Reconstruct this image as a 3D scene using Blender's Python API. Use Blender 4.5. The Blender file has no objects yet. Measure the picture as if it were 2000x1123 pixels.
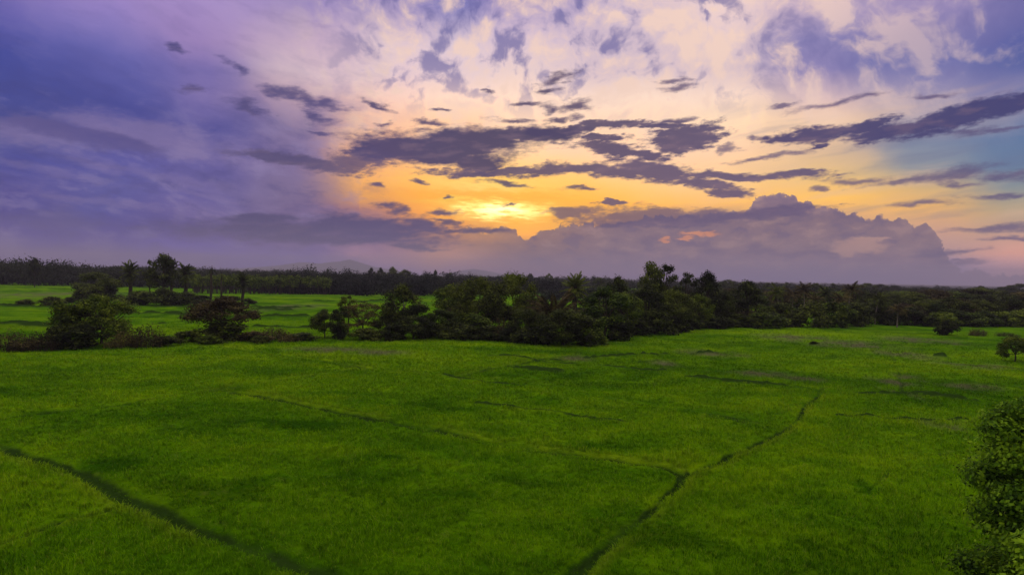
import bpy, math, random
import numpy as np
from mathutils import Vector, Matrix

R = math.radians
sc = bpy.context.scene
COL = sc.collection
rng = np.random.default_rng(11)
random.seed(11)

# ------------------------------------------------------------------ camera
FPX, CX, CY = 1303.0, 1000.0, 561.5
CAM_H = 12.0
PITCH = math.atan(21.5 / FPX)
FW = np.array([0, math.cos(PITCH), -math.sin(PITCH)])
ROLL = math.atan(0.018)      # the drone hangs a little askew: the horizon sinks to the right
UP0 = np.array([0, math.sin(PITCH), math.cos(PITCH)])
RT = math.cos(ROLL) * np.array([1., 0, 0]) + math.sin(ROLL) * UP0
UP = math.cos(ROLL) * UP0 - math.sin(ROLL) * np.array([1., 0, 0])


def ray(px, py):
    return FW + (px - CX) / FPX * RT + (CY - py) / FPX * UP


def ground(px, py, z=0.0):
    d = ray(px, py)
    t = (z - CAM_H) / d[2]
    return d[0] * t, d[1] * t


def sky_dir(px, py):
    d = ray(px, py)
    d = d / np.linalg.norm(d)
    return math.degrees(math.atan2(d[0], d[1])), math.degrees(math.asin(d[2]))


cam_d = bpy.data.cameras.new('camera')
cam_d.sensor_width = 36
cam_d.lens = 36 * FPX / 2000
cam_d.clip_start = 0.5
cam_d.clip_end = 60000
cam = bpy.data.objects.new('camera', cam_d)
COL.objects.link(cam)
cam.matrix_world = Matrix(((RT[0], UP[0], -FW[0], 0), (RT[1], UP[1], -FW[1], 0), (RT[2], UP[2], -FW[2], CAM_H), (0, 0, 0, 1)))
sc.camera = cam

sc.view_settings.view_transform = 'Standard'
sc.view_settings.look = 'None'
sc.view_settings.exposure = 0
sc.view_settings.gamma = 1
sc.render.engine = 'CYCLES'
sc.cycles.use_denoising = True
sc.cycles.denoising_input_passes = 'RGB_ALBEDO_NORMAL'
try:
    sc.cycles.denoiser = 'OPENIMAGEDENOISE'
except Exception:
    pass
sc.cycles.use_adaptive_sampling = False
sc.cycles.adaptive_threshold = 0.012
sc.cycles.adaptive_min_samples = 12
sc.cycles.max_bounces = 5
sc.cycles.diffuse_bounces = 2
sc.cycles.glossy_bounces = 1
sc.cycles.transmission_bounces = 3
sc.cycles.transparent_max_bounces = 4
sc.cycles.volume_bounces = 0


def lin(c):
    out = []
    for v in c:
        v = v / 255.0
        out.append(v / 12.92 if v <= 0.04045 else ((v + 0.055) / 1.055) ** 2.4)
    return tuple(out)


HAZE, HAZE_TOP = 0.00013, 330.0


def unveil(c, e):
    """sky colour beyond the haze, from the colour seen through it at elevation e"""
    path = min(14000.0, (HAZE_TOP - CAM_H) / max(0.01, math.sin(R(max(0.6, e)))))
    p = 1 - math.exp(-HAZE * path)
    return tuple(max(0.62 * v, (v - p * h) / (1 - p)) for v, h in zip(lin(c), (0.19, 0.145, 0.25)))


# ------------------------------------------------------------------ node helper
class NT:
    def __init__(self, tree):
        self.t = tree
        self.n = tree.nodes
        self.l = tree.links

    def put(self, sock, v):
        if v is None:
            return
        if isinstance(v, bpy.types.NodeSocket):
            self.l.new(v, sock)
        else:
            if sock.type == 'RGBA' and len(v) == 3:
                v = (*v, 1.0)
            sock.default_value = v

    def m(self, op, a, b=None, c=None, clamp=False):
        x = self.n.new('ShaderNodeMath')
        x.operation = op
        x.use_clamp = clamp
        self.put(x.inputs[0], a)
        self.put(x.inputs[1], b)
        self.put(x.inputs[2], c)
        return x.outputs[0]

    def v(self, op, a, b=None, scale=None):
        x = self.n.new('ShaderNodeVectorMath')
        x.operation = op
        self.put(x.inputs[0], a)
        if b is not None:
            self.put(x.inputs[1], b)
        if scale is not None:
            self.put(x.inputs['Scale'], scale)
        return x.outputs['Value'] if op in ('LENGTH', 'DOT_PRODUCT', 'DISTANCE') else x.outputs['Vector']

    def xyz(self, x, y, z=0.0):
        k = self.n.new('ShaderNodeCombineXYZ')
        self.put(k.inputs[0], x)
        self.put(k.inputs[1], y)
        self.put(k.inputs[2], z)
        return k.outputs[0]

    def sep(self, v):
        k = self.n.new('ShaderNodeSeparateXYZ')
        self.put(k.inputs[0], v)
        return k.outputs

    def noise(self, vec, scale=1.0, detail=4.0, rough=0.5, dist=0.0, lac=2.0):
        k = self.n.new('ShaderNodeTexNoise')
        k.noise_dimensions = '3D'
        self.put(k.inputs['Vector'], vec)
        k.inputs['Scale'].default_value = scale
        k.inputs['Detail'].default_value = detail
        k.inputs['Roughness'].default_value = rough
        k.inputs['Distortion'].default_value = dist
        k.inputs['Lacunarity'].default_value = lac
        return k.outputs[0], None

    def wob(self, vec, scale=1.0, detail=4.0, rough=0.5):
        a, _ = self.noise(vec, scale, detail, rough)
        b, _ = self.noise(self.v('ADD', vec, (31.7, 11.3, 47.1)), scale, detail, rough)
        return self.xyz(a, b, 0.5)

    def ss(self, v, a, b, lo=0.0, hi=1.0, kind='SMOOTHSTEP'):
        k = self.n.new('ShaderNodeMapRange')
        k.interpolation_type = kind
        k.clamp = True if hasattr(k, 'clamp') else True
        self.put(k.inputs[0], v)
        self.put(k.inputs[1], a)
        self.put(k.inputs[2], b)
        self.put(k.inputs[3], lo)
        self.put(k.inputs[4], hi)
        return k.outputs[0]

    def mix(self, f, a, b, blend='MIX'):
        k = self.n.new('ShaderNodeMix')
        k.data_type = 'RGBA'
        k.blend_type = blend
        self.put(k.inputs[0], f)
        self.put(k.inputs[6], a)
        self.put(k.inputs[7], b)
        return k.outputs[2]

    def ramp(self, f, stops, interp='LINEAR'):
        k = self.n.new('ShaderNodeValToRGB')
        k.color_ramp.interpolation = interp
        e = k.color_ramp.elements
        while len(e) > 1:
            e.remove(e[0])
        stops = sorted(stops, key=lambda s: s[0])
        e[0].position = stops[0][0]
        e[0].color = (*stops[0][1], 1)
        for p, c in stops[1:]:
            q = e.new(p)
            q.color = (*c, 1)
        self.put(k.inputs[0], f)
        return k.outputs[0]

    def mapping(self, vec, loc, rot, scale):
        k = self.n.new('ShaderNodeMapping')
        k.vector_type = 'TEXTURE'
        self.put(k.inputs[0], vec)
        k.inputs[1].default_value = loc
        k.inputs[2].default_value = (0, 0, rot)
        k.inputs[3].default_value = scale
        return k.outputs[0]


# ------------------------------------------------------------------ sky (world)
SUN_AZ, SUN_EL = sky_dir(970, 415)


def build_world():
    w = bpy.data.worlds.new('World')
    sc.world = w
    w.use_nodes = True
    t = w.node_tree
    t.nodes.clear()
    N = NT(t)
    tc = N.n.new('ShaderNodeTexCoord')
    D = N.v('NORMALIZE', tc.outputs['Generated'])
    dx, dy, dz = N.sep(D)
    az = N.m('MULTIPLY', N.m('ARCTAN2', dx, dy), 57.29578)
    el = N.m('MULTIPLY', N.m('ARCSINE', dz), 57.29578)
    P = N.xyz(az, el, 0)
    k = math.degrees(1 / FPX)
    EL0, EL1 = -3.0, 27.0
    half = (0.5, 0.5, 0.5)

    def front(lo, hi):
        """colour of the evening sky towards the sun, for azimuths lo..hi (degrees)"""
        tok = [None]      # evaluation order: each cloud lobe waits for the one before it
        tree = bpy.data.node_groups.new('evening_sky', 'ShaderNodeTree')
        tree.interface.new_socket('Direction', in_out='INPUT', socket_type='NodeSocketVector')
        tree.interface.new_socket('Color', in_out='OUTPUT', socket_type='NodeSocketColor')
        N = NT(tree)
        gi = N.n.new('NodeGroupInput')
        go = N.n.new('NodeGroupOutput')
        P = gi.outputs[0]
        az, el, _ = N.sep(P)

        def union(vec, items):
            vx, vy, _ = N.sep(vec)
            acc = None
            for (px, py, rx, ry, rot) in items:
                a, e = sky_dir(px, py)
                rx, ry = rx * k, ry * k
                if a + rx * 1.6 + 3 < lo or a - rx * 1.6 - 3 > hi:
                    continue
                c_, s_ = math.cos(R(rot)), math.sin(R(rot))
                one = 1.0 if tok[0] is None else N.m('MULTIPLY_ADD', tok[0], 1e-7, 1.0)
                V1 = N.xyz(vx, vy, one)
                u = N.v('DOT_PRODUCT', V1, (c_ / rx, s_ / rx, -(a * c_ + e * s_) / rx))
                w_ = N.v('DOT_PRODUCT', V1, (-s_ / ry, c_ / ry, (a * s_ - e * c_) / ry))
                ln = N.m('SQRT', N.m('MULTIPLY_ADD', u, u, N.m('MULTIPLY', w_, w_)))
                acc = ln if acc is None else N.m('SMOOTH_MIN', acc, ln, 0.15)
                tok[0] = acc
            return acc

        # large soft warp so that the colour fields have cloudy outlines
        warp = N.v('SUBTRACT', N.wob(P, 0.085, 5, 0.55), half)
        PW = N.v('ADD', P, N.v('MULTIPLY', warp, (9.0, 5.0 if hi < -5 else 2.6, 0)))
        waz, wel, _ = N.sep(PW)
        tt = N.m('DIVIDE', N.m('SUBTRACT', wel, EL0), EL1 - EL0, clamp=True)
        base, prev = None, None
        keys = sorted(SKY_COLS)
        azs = [sky_dir(px, 400)[0] for px in keys]
        use = [i for i in range(len(keys)) if (azs[min(i + 1, len(keys) - 1)] > lo - 6) and (azs[max(i - 1, 0)] < hi + 6)]
        for i in use:
            stops = []
            for py, c in SKY_COLS[keys[i]]:
                e = sky_dir(keys[i], py)[1]
                stops.append((max(0.0, min(1.0, (e - EL0) / (EL1 - EL0))), unveil(c, e)))
            rc = N.ramp(tt, stops, 'LINEAR')
            base = rc if base is None else N.mix(N.ss(waz, prev, azs[i]), base, rc)
            prev = azs[i]

        # ---- high woolly veil, combed upward and outward above the sun
        if hi > -20:
            ca, ce = sky_dir(940, 900)
            q = N.v('SUBTRACT', P, (ca, ce, 0))
            qx, qy, _ = N.sep(q)
            fan = N.xyz(N.m('MULTIPLY', N.m('ARCTAN2', qx, qy), 12.0), N.m('MULTIPLY', N.v('LENGTH', q), 0.36), 3.7)
            fan = N.v('ADD', fan, N.v('SCALE', warp, scale=3.0))
            fw = N.v('SUBTRACT', N.wob(fan, 1.1, 3, 0.5), half)
            n1, _ = N.noise(N.v('ADD', fan, N.v('SCALE', fw, scale=0.35)), 1.0, 5, 0.50)
            n2, _ = N.noise(N.v('ADD', P, N.v('SCALE', warp, scale=4.0)), 0.30, 6, 0.55)
            n3, _ = N.noise(N.v('ADD', fan, N.v('SCALE', fw, scale=0.9)), 2.3, 5, 0.55)
            fl = N.m('ADD', N.m('MULTIPLY', n1, 0.44), N.m('ADD', N.m('MULTIPLY', n2, 0.40), N.m('MULTIPLY', n3, 0.16)))
            reg = N.m('MULTIPLY', N.ss(el, 8.5, 16.0), N.ss(waz, -21.0, -10.0))
            bright = N.m('MULTIPLY', N.ss(fl, 0.48, 0.59), reg)
            blue = N.m('MULTIPLY', N.ss(fl, 0.50, 0.41), N.m('MULTIPLY', N.m('MULTIPLY', reg, N.ss(az, 26, 14, 0.55, 1.0)), N.ss(el, 11.0, 18.0)))
            base = N.mix(N.m('MULTIPLY', blue, 0.75), base, lin((120, 118, 172)))
            base = N.mix(N.m('MULTIPLY', bright, N.ss(az, 34, 18, 0.42, 0.82)), base, lin((246, 218, 202)))

        # ---- soft grey-violet stratus on the left half
        if lo < -6:
            sv = N.v('ADD', N.mapping(P, (0, 0, 0), R(-10), (10.0, 3.0, 1)), N.v('SCALE', warp, scale=1.6))
            s1, _ = N.noise(sv, 1.0, 6, 0.60)
            regL = N.m('MULTIPLY', N.ss(waz, -7.0, -18.0), N.ss(el, 18, 10, 0.30, 1.0))
            base = N.mix(N.m('MULTIPLY', N.ss(s1, 0.50, 0.74), N.m('MULTIPLY', regL, 0.62)), base, lin((166, 146, 192)))
            base = N.mix(N.m('MULTIPLY', N.ss(s1, 0.50, 0.28), N.m('MULTIPLY', regL, 0.55)), base, lin((70, 72, 140)))

            fv = N.v('ADD', N.mapping(P, (0, 0, 0), R(-8), (2.6, 1.0, 1)), N.v('SCALE', warp, scale=2.4))
            s2, _ = N.noise(fv, 0.8, 7, 0.62)
            regF = N.m('MULTIPLY', N.ss(waz, -6.0, -15.0), N.ss(el, 15, 8, 0.25, 1.0))
            base = N.mix(N.m('MULTIPLY', N.ss(s2, 0.50, 0.66), N.m('MULTIPLY', regF, 0.38)), base, lin((164, 148, 196)))
            base = N.mix(N.m('MULTIPLY', N.ss(s2, 0.50, 0.36), N.m('MULTIPLY', regF, 0.30)), base, lin((66, 68, 142)))

        # ---- thin cirrus on the right
        if hi > 12:
            cr = N.v('ADD', N.mapping(P, (0, 0, 0), R(9), (14.0, 1.7, 1)), N.v('SCALE', warp, scale=0.9))
            c1, _ = N.noise(cr, 1.0, 5, 0.52)
            regR = N.m('MULTIPLY', N.ss(az, 12.0, 20.0), N.m('MULTIPLY', N.ss(el, 3.0, 5.5), N.ss(el, 15.0, 11)))
            base = N.mix(N.m('MULTIPLY', N.ss(c1, 0.48, 0.72), N.m('MULTIPLY', regR, 0.5)), base, lin((240, 205, 170)))
            base = N.mix(N.m('MULTIPLY', N.ss(c1, 0.50, 0.30), N.m('MULTIPLY', regR, 0.4)), base, lin((120, 130, 160)))

        # ---- glow of the hidden sun
        if lo < 14 and hi > -14:
            gw = N.wob(N.mapping(P, (0, 0, 0), R(-2), (1.7, 0.34, 1)), 1.0, 5, 0.62)
            PG = N.v('ADD', P, N.v('MULTIPLY', N.v('SUBTRACT', gw, half), (4.5, 1.9, 0)))

            def glow(px, py, rx, ry, p=2.0):
                a, e = sky_dir(px, py)
                d = N.v('LENGTH', N.mapping(PG, (a, e, 0), 0, (rx * k, ry * k, 1)))
                return N.m('POWER', 2.71828, N.m('MULTIPLY', N.m('POWER', d, p), -1.0))
            base = N.mix(N.m('MULTIPLY', glow(975, 404, 150, 36), 0.9), base, lin((255, 180, 0)))
            base = N.mix(N.m('MULTIPLY', glow(955, 361, 120, 13), 0.8), base, (1.15, 0.85, 0.24))
            base = N.mix(N.m('MULTIPLY', glow(890, 392, 70, 8), 0.6), base, lin((255, 222, 90)))
            gn, _ = N.noise(N.mapping(P, (0, 0, 0), R(-3), (1.5, 0.28, 1)), 1.0, 5, 0.6)
            rag = N.ss(gn, 0.24, 0.52)
            base = N.mix(N.m('MULTIPLY', glow(975, 411, 92, 20), N.m('MULTIPLY_ADD', rag, 0.6, 0.4)), base, (1.5, 0.98, 0.14))
            base = N.mix(N.m('MULTIPLY', glow(978, 412, 66, 12), rag), base, (2.3, 2.0, 0.9))

        # ---- grey cumulus bank along the horizon, right of the sun
        if hi > -8:
            a0, a1 = sky_dir(850, 450)[0], sky_dir(2050, 450)[0]
            fc = N.n.new('ShaderNodeFloatCurve')
            cm = fc.mapping
            cv = cm.curves[0]
            pts = []
            for px, py in BANK_TOP:
                a, e = sky_dir(px, py)
                pts.append(((a - a0) / (a1 - a0), e / 10.0))
            cv.points[0].location = pts[0]
            cv.points[1].location = pts[-1]
            for p in pts[1:-1]:
                cv.points.new(*p)
            for p in cv.points:
                p.handle_type = 'VECTOR'
            cm.update()
            bw = N.v('SUBTRACT', N.wob(P, 1.3, 4, 0.6), half)
            PV = N.v('ADD', P, N.v('SCALE', bw, scale=0.9))
            baz, bel, _ = N.sep(PV)
            vb = N.n.new('ShaderNodeTexVoronoi')
            vb.feature = 'SMOOTH_F1'
            vb.inputs['Scale'].default_value = 1.0
            vb.inputs['Detail'].default_value = 2.0
            vb.inputs['Roughness'].default_value = 0.55
            vb.inputs['Smoothness'].default_value = 0.3
            N.put(vb.inputs['Vector'], PV)
            bump = N.m('MULTIPLY', N.m('SUBTRACT', vb.outputs['Distance'], 0.35), -0.55)
            N.put(fc.inputs['Value'], N.m('DIVIDE', N.m('SUBTRACT', baz, a0), a1 - a0, clamp=True))
            h = N.m('SUBTRACT', N.m('ADD', N.m('MULTIPLY', fc.outputs[0], 10.0), bump), bel)
            bank = N.m('MULTIPLY', N.ss(h, -0.03, 0.09), N.ss(az, a0 + 0.2, a0 + 2.3))
            bank = N.m('MULTIPLY', bank, N.m('SUBTRACT', 1.0, N.m('MULTIPLY', N.ss(az, a0 + 9, a0 + 1), N.ss(el, 4.4, 2.9))))
            bt = N.m('DIVIDE', el, 8.0, clamp=True)
            bcol = N.ramp(bt, [(0.0, lin((128, 114, 150))), (0.15, lin((146, 122, 142))), (0.35, lin((152, 128, 136))), (0.6, lin((144, 122, 134))), (0.95, lin((142, 122, 150)))])
            bcol2 = N.ramp(bt, [(0.0, lin((140, 116, 136))), (0.3, lin((158, 126, 118))), (0.5, lin((164, 130, 118))), (0.9, lin((166, 130, 112)))])
            bcol = N.mix(N.ss(az, 10, 1), bcol, bcol2)
            lump, _ = N.noise(N.mapping(PV, (0, 0, 0), 0, (1.9, 0.8, 1)), 0.9, 6, 0.58)
            bcol = N.mix(N.m('MULTIPLY', N.ss(lump, 0.50, 0.36), 0.65), bcol, lin((112, 100, 132)))
            bcol = N.mix(N.m('MULTIPLY', N.ss(lump, 0.51, 0.66), 0.50), bcol, lin((190, 158, 150)))
            rim = N.m('MULTIPLY', N.ss(h, 0.42, 0.02), N.m('MULTIPLY', N.ss(az, 12, 18), N.ss(az, 26, 20)))
            bcol = N.mix(N.m('MULTIPLY', rim, 0.45), bcol, lin((200, 168, 152)))
            gold = N.m('MULTIPLY', N.ss(h, 0.16, 0.0), N.m('MULTIPLY', N.ss(az, -7.5, -4), N.ss(az, 6.0, 2.0)))
            bcol = N.mix(N.m('MULTIPLY', gold, 0.6), bcol, lin((255, 196, 70)))
            base = N.mix(N.m('MULTIPLY', bank, N.ss(el, -0.5, 2.0, 0.75, 0.97)), base, bcol)
            # gaps of glowing sky seen through the bank
            gv = N.v('SUBTRACT', N.wob(N.mapping(P, (0, 0, 0), 0, (1.2, 0.45, 1)), 1.0, 5, 0.6), half)
            PB = N.v('ADD', P, N.v('MULTIPLY', gv, (1.8, 1.3, 0)))
            for items, cc, op, s0, s1_ in (([(1365, 457, 40, 5, 0), (1298, 469, 12, 4, 0), (1335, 465, 20, 3, 0)], (246, 166, 106), 0.75, 1.15, 0.5),
                                           ([(1680, 480, 46, 15, 0), (1650, 493, 22, 9, 0), (1700, 467, 40, 4, 0)], (214, 172, 152), 0.7, 1.2, 0.5)):
                gp = union(PB, items)
                if gp is not None:
                    base = N.mix(N.m('MULTIPLY', N.ss(gp, s0, s1_), op), base, lin(cc))

        # ---- dark violet stratocumulus
        w1 = N.v('SUBTRACT', N.wob(N.mapping(P, (0, 0, 0), R(3), (2.8, 1.1, 1)), 0.75, 5, 0.58), half)
        PD = N.v('ADD', P, N.v('MULTIPLY', w1, (5.0, 1.7, 0)))
        nd, _ = N.noise(N.mapping(P, (0, 0, 0), R(4), (3.0, 0.75, 1)), 1.1, 7, 0.60)
        nf, _ = N.noise(N.mapping(P, (0, 0, 0), R(6), (0.95, 0.36, 1)), 1.3, 5, 0.62)
        dv = N.m('DIVIDE', N.m('ADD', az, 38), 76, clamp=True)
        dark = N.ramp(dv, [(0.0, lin((62, 66, 140))), (0.3, lin((66, 66, 122))), (0.45, lin((68, 66, 108))), (0.55, lin((72, 68, 106))), (0.8, lin((76, 72, 120))), (1.0, lin((62, 68, 124)))])
        dark = N.mix(N.m('MULTIPLY', N.ss(nd, 0.46, 0.64), 0.38), dark, lin((140, 116, 134)))
        for items, tint, tf, op, s0, s1_, na in DECKS:
            f = union(PD, items)
            if f is None:
                continue
            f = N.m('MULTIPLY_ADD', N.m('SUBTRACT', nd, 0.5), na, f)
            f = N.m('MULTIPLY_ADD', N.m('SUBTRACT', nf, 0.5), na * 0.95, f)
            base = N.mix(N.m('MULTIPLY', N.ss(f, s0, s1_), op), base, dark if tf == 0 else N.mix(tf, dark, lin(tint)))

        # ---- horizon murk
        mk = N.ramp(dv, [(0.0, lin((62, 70, 146))), (0.4, lin((118, 106, 148))), (0.6, lin((138, 116, 150))), (0.85, lin((112, 110, 160))), (1.0, lin((150, 128, 156)))])
        base = N.mix(N.m('MULTIPLY', N.ss(el, 2.2, -0.3), 0.45), base, mk)
        if lo < -10:      # the heavy rain cloud on the left is bluer
            base = N.mix(N.ss(waz, -9, -20), base, N.mix(1.0, base, (0.91, 0.97, 0.90), 'MULTIPLY'))
        gm = N.n.new('ShaderNodeGamma')
        N.put(gm.inputs[0], base)
        gm.inputs[1].default_value = 1.22
        N.l.new(N.mix(1.0, gm.outputs[0], (1.10, 1.10, 1.10), 'MULTIPLY'), go.inputs[0])
        return tree

    def bgs(col):
        b = N.n.new('ShaderNodeBackground')
        N.put(b.inputs[0], col)
        return b.outputs[0]

    def pick(f, a, b):
        x = N.n.new('ShaderNodeMixShader')
        N.put(x.inputs[0], f)
        N.l.new(a, x.inputs[1])
        N.l.new(b, x.inputs[2])
        return x.outputs[0]

    # ---- the part of the dome beyond the picture: faint Nishita sky plus unseen cloud, brightened to light field and trees
    nish = N.n.new('ShaderNodeTexSky')
    nish.sky_type = 'NISHITA'
    nish.sun_disc = False
    nish.sun_elevation = R(SUN_EL)
    nish.sun_rotation = R(SUN_AZ)
    nz, _ = N.noise(D, 3.0, 4, 0.55)
    zen = N.mix(N.ss(nz, 0.35, 0.65), ZEN_A, ZEN_B)
    zen = N.mix(0.05, zen, nish.outputs[0], 'ADD')
    back = N.mix(N.ss(el, 0, 60), BACK_LOW, ZEN_B)
    back = N.mix(N.m('MULTIPLY', N.ss(nz, 0.3, 0.7), 0.6), back, (0.08, 0.07, 0.10))
    dome = N.mix(N.m('MULTIPLY', N.ss(N.m('ABSOLUTE', az), 50, 95), N.ss(el, 60, 30)), zen, back)
    ds = bgs(dome)
    cuts = [-90, -13, 1.0, 15.0, 90]

    def tile(lo, hi):
        g = N.n.new('ShaderNodeGroup')
        g.node_tree = front(lo, hi)
        N.l.new(P, g.inputs[0])
        return bgs(g.outputs[0])
    sh = tile(cuts[0], cuts[1])
    for i in range(1, 4):
        sh = pick(N.m('GREATER_THAN', az, cuts[i]), sh, tile(cuts[i], cuts[i + 1]))
    off = N.m('MAXIMUM', N.ss(el, 24.5, 36), N.ss(N.m('ABSOLUTE', az), 45, 75))
    out = N.n.new('ShaderNodeOutputWorld')
    N.l.new(pick(off, sh, ds), out.inputs[0])
    w.cycles.sampling_method = 'MANUAL'
    w.cycles.sample_map_resolution = 256


# sky colours met with going up from the horizon, every few degrees round: picture column -> (row, sRGB)
SKY_COLS = {
    0: [(5, (128, 116, 186)), (60, (108, 104, 178)), (120, (84, 90, 166)), (220, (84, 90, 160)), (260, (100, 98, 162)), (300, (88, 90, 164)), (370, (86, 86, 156)), (420, (80, 82, 152)), (470, (76, 78, 150)), (510, (66, 72, 148)), (545, (64, 72, 146))],
    200: [(5, (170, 146, 208)), (60, (150, 134, 198)), (120, (116, 112, 182)), (200, (88, 90, 162)), (260, (106, 100, 166)), (300, (104, 100, 170)), (370, (106, 102, 166)), (420, (100, 96, 160)), (470, (84, 82, 150)), (520, (72, 76, 146))],
    400: [(5, (178, 152, 208)), (80, (168, 142, 196)), (140, (134, 120, 182)), (190, (140, 124, 182)), (240, (100, 96, 164)), (300, (116, 106, 168)), (370, (116, 106, 168)), (420, (108, 96, 158)), (460, (96, 86, 148)), (490, (118, 104, 156)), (520, (88, 88, 150))],
    590: [(5, (170, 150, 200)), (80, (206, 178, 204)), (140, (220, 192, 206)), (190, (200, 168, 186)), (240, (150, 130, 170)), (300, (140, 122, 166)), (370, (136, 118, 158)), (420, (124, 106, 150)), (480, (126, 108, 150)), (520, (112, 102, 154)), (545, (100, 96, 154))],
    740: [(5, (176, 160, 196)), (80, (222, 200, 208)), (140, (226, 202, 208)), (190, (244, 208, 196)), (240, (246, 200, 172)), (300, (244, 188, 146)), (350, (240, 182, 120)), (390, (226, 168, 108)), (420, (176, 130, 130)), (470, (126, 106, 142)), (510, (142, 118, 146)), (545, (120, 108, 152))],
    880: [(5, (140, 136, 188)), (80, (216, 198, 210)), (140, (226, 204, 208)), (190, (250, 218, 200)), (240, (250, 208, 174)), (300, (250, 208, 168)), (350, (252, 198, 118)), (390, (254, 182, 50)), (420, (246, 172, 50)), (470, (152, 122, 130)), (510, (152, 124, 138)), (545, (130, 112, 146))],
    1000: [(5, (168, 154, 194)), (80, (214, 194, 208)), (140, (228, 206, 206)), (190, (250, 220, 202)), (240, (253, 218, 188)), (300, (252, 214, 174)), (350, (254, 206, 122)), (390, (255, 200, 48)), (430, (255, 192, 26)), (455, (246, 180, 30)), (480, (164, 130, 122)), (520, (146, 120, 138)), (545, (132, 112, 144))],
    1200: [(5, (206, 188, 204)), (80, (206, 188, 202)), (140, (214, 194, 202)), (190, (246, 220, 204)), (240, (250, 216, 188)), (300, (250, 210, 176)), (350, (251, 204, 136)), (390, (251, 192, 94)), (430, (206, 156, 106)), (470, (158, 128, 130)), (510, (144, 120, 146)), (545, (126, 112, 152))],
    1400: [(5, (232, 208, 206)), (80, (222, 200, 204)), (140, (212, 192, 200)), (190, (242, 216, 202)), (240, (250, 220, 190)), (300, (245, 208, 178)), (350, (245, 204, 154)), (390, (244, 192, 124)), (430, (180, 144, 130)), (470, (154, 128, 142)), (510, (138, 120, 152)), (545, (120, 112, 158))],
    1600: [(5, (196, 176, 196)), (80, (150, 142, 184)), (140, (152, 142, 184)), (190, (218, 192, 192)), (240, (236, 204, 178)), (300, (216, 186, 160)), (350, (224, 190, 140)), (390, (244, 194, 114)), (440, (200, 160, 140)), (480, (158, 134, 148)), (515, (130, 116, 156)), (545, (116, 112, 158))],
    1800: [(5, (164, 150, 188)), (60, (138, 132, 178)), (110, (126, 126, 176)), (160, (150, 144, 180)), (220, (176, 164, 178)), (280, (138, 146, 168)), (330, (150, 152, 162)), (370, (206, 176, 138)), (410, (226, 180, 122)), (460, (190, 154, 146)), (500, (160, 136, 150)), (530, (122, 114, 156))],
    2000: [(5, (128, 124, 174)), (60, (104, 110, 168)), (110, (100, 110, 166)), (160, (128, 130, 174)), (200, (150, 146, 172)), (260, (110, 130, 166)), (320, (112, 134, 164)), (370, (146, 150, 156)), (410, (176, 160, 144)), (460, (180, 150, 146)), (500, (188, 146, 148)), (535, (160, 132, 152))],
}
BANK_TOP = [(850, 548), (868, 522), (884, 480), (894, 444), (908, 431), (920, 436), (932, 443), (948, 446), (958, 441), (972, 433), (988, 432), (1002, 438), (1012, 452), (1024, 461), (1034, 462), (1042, 446), (1052, 441), (1080, 436), (1120, 430), (1180, 428), (1240, 420), (1300, 416), (1380, 412), (1440, 404), (1466, 396), (1474, 378), (1486, 373), (1505, 374), (1525, 372), (1548, 376), (1570, 387), (1592, 393), (1620, 402), (1660, 412), (1700, 420), (1722, 418), (1760, 420), (1800, 427), (1822, 438), (1838, 456), (1846, 480), (1856, 500), (1884, 516), (1940, 528), (2040, 536)]
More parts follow.
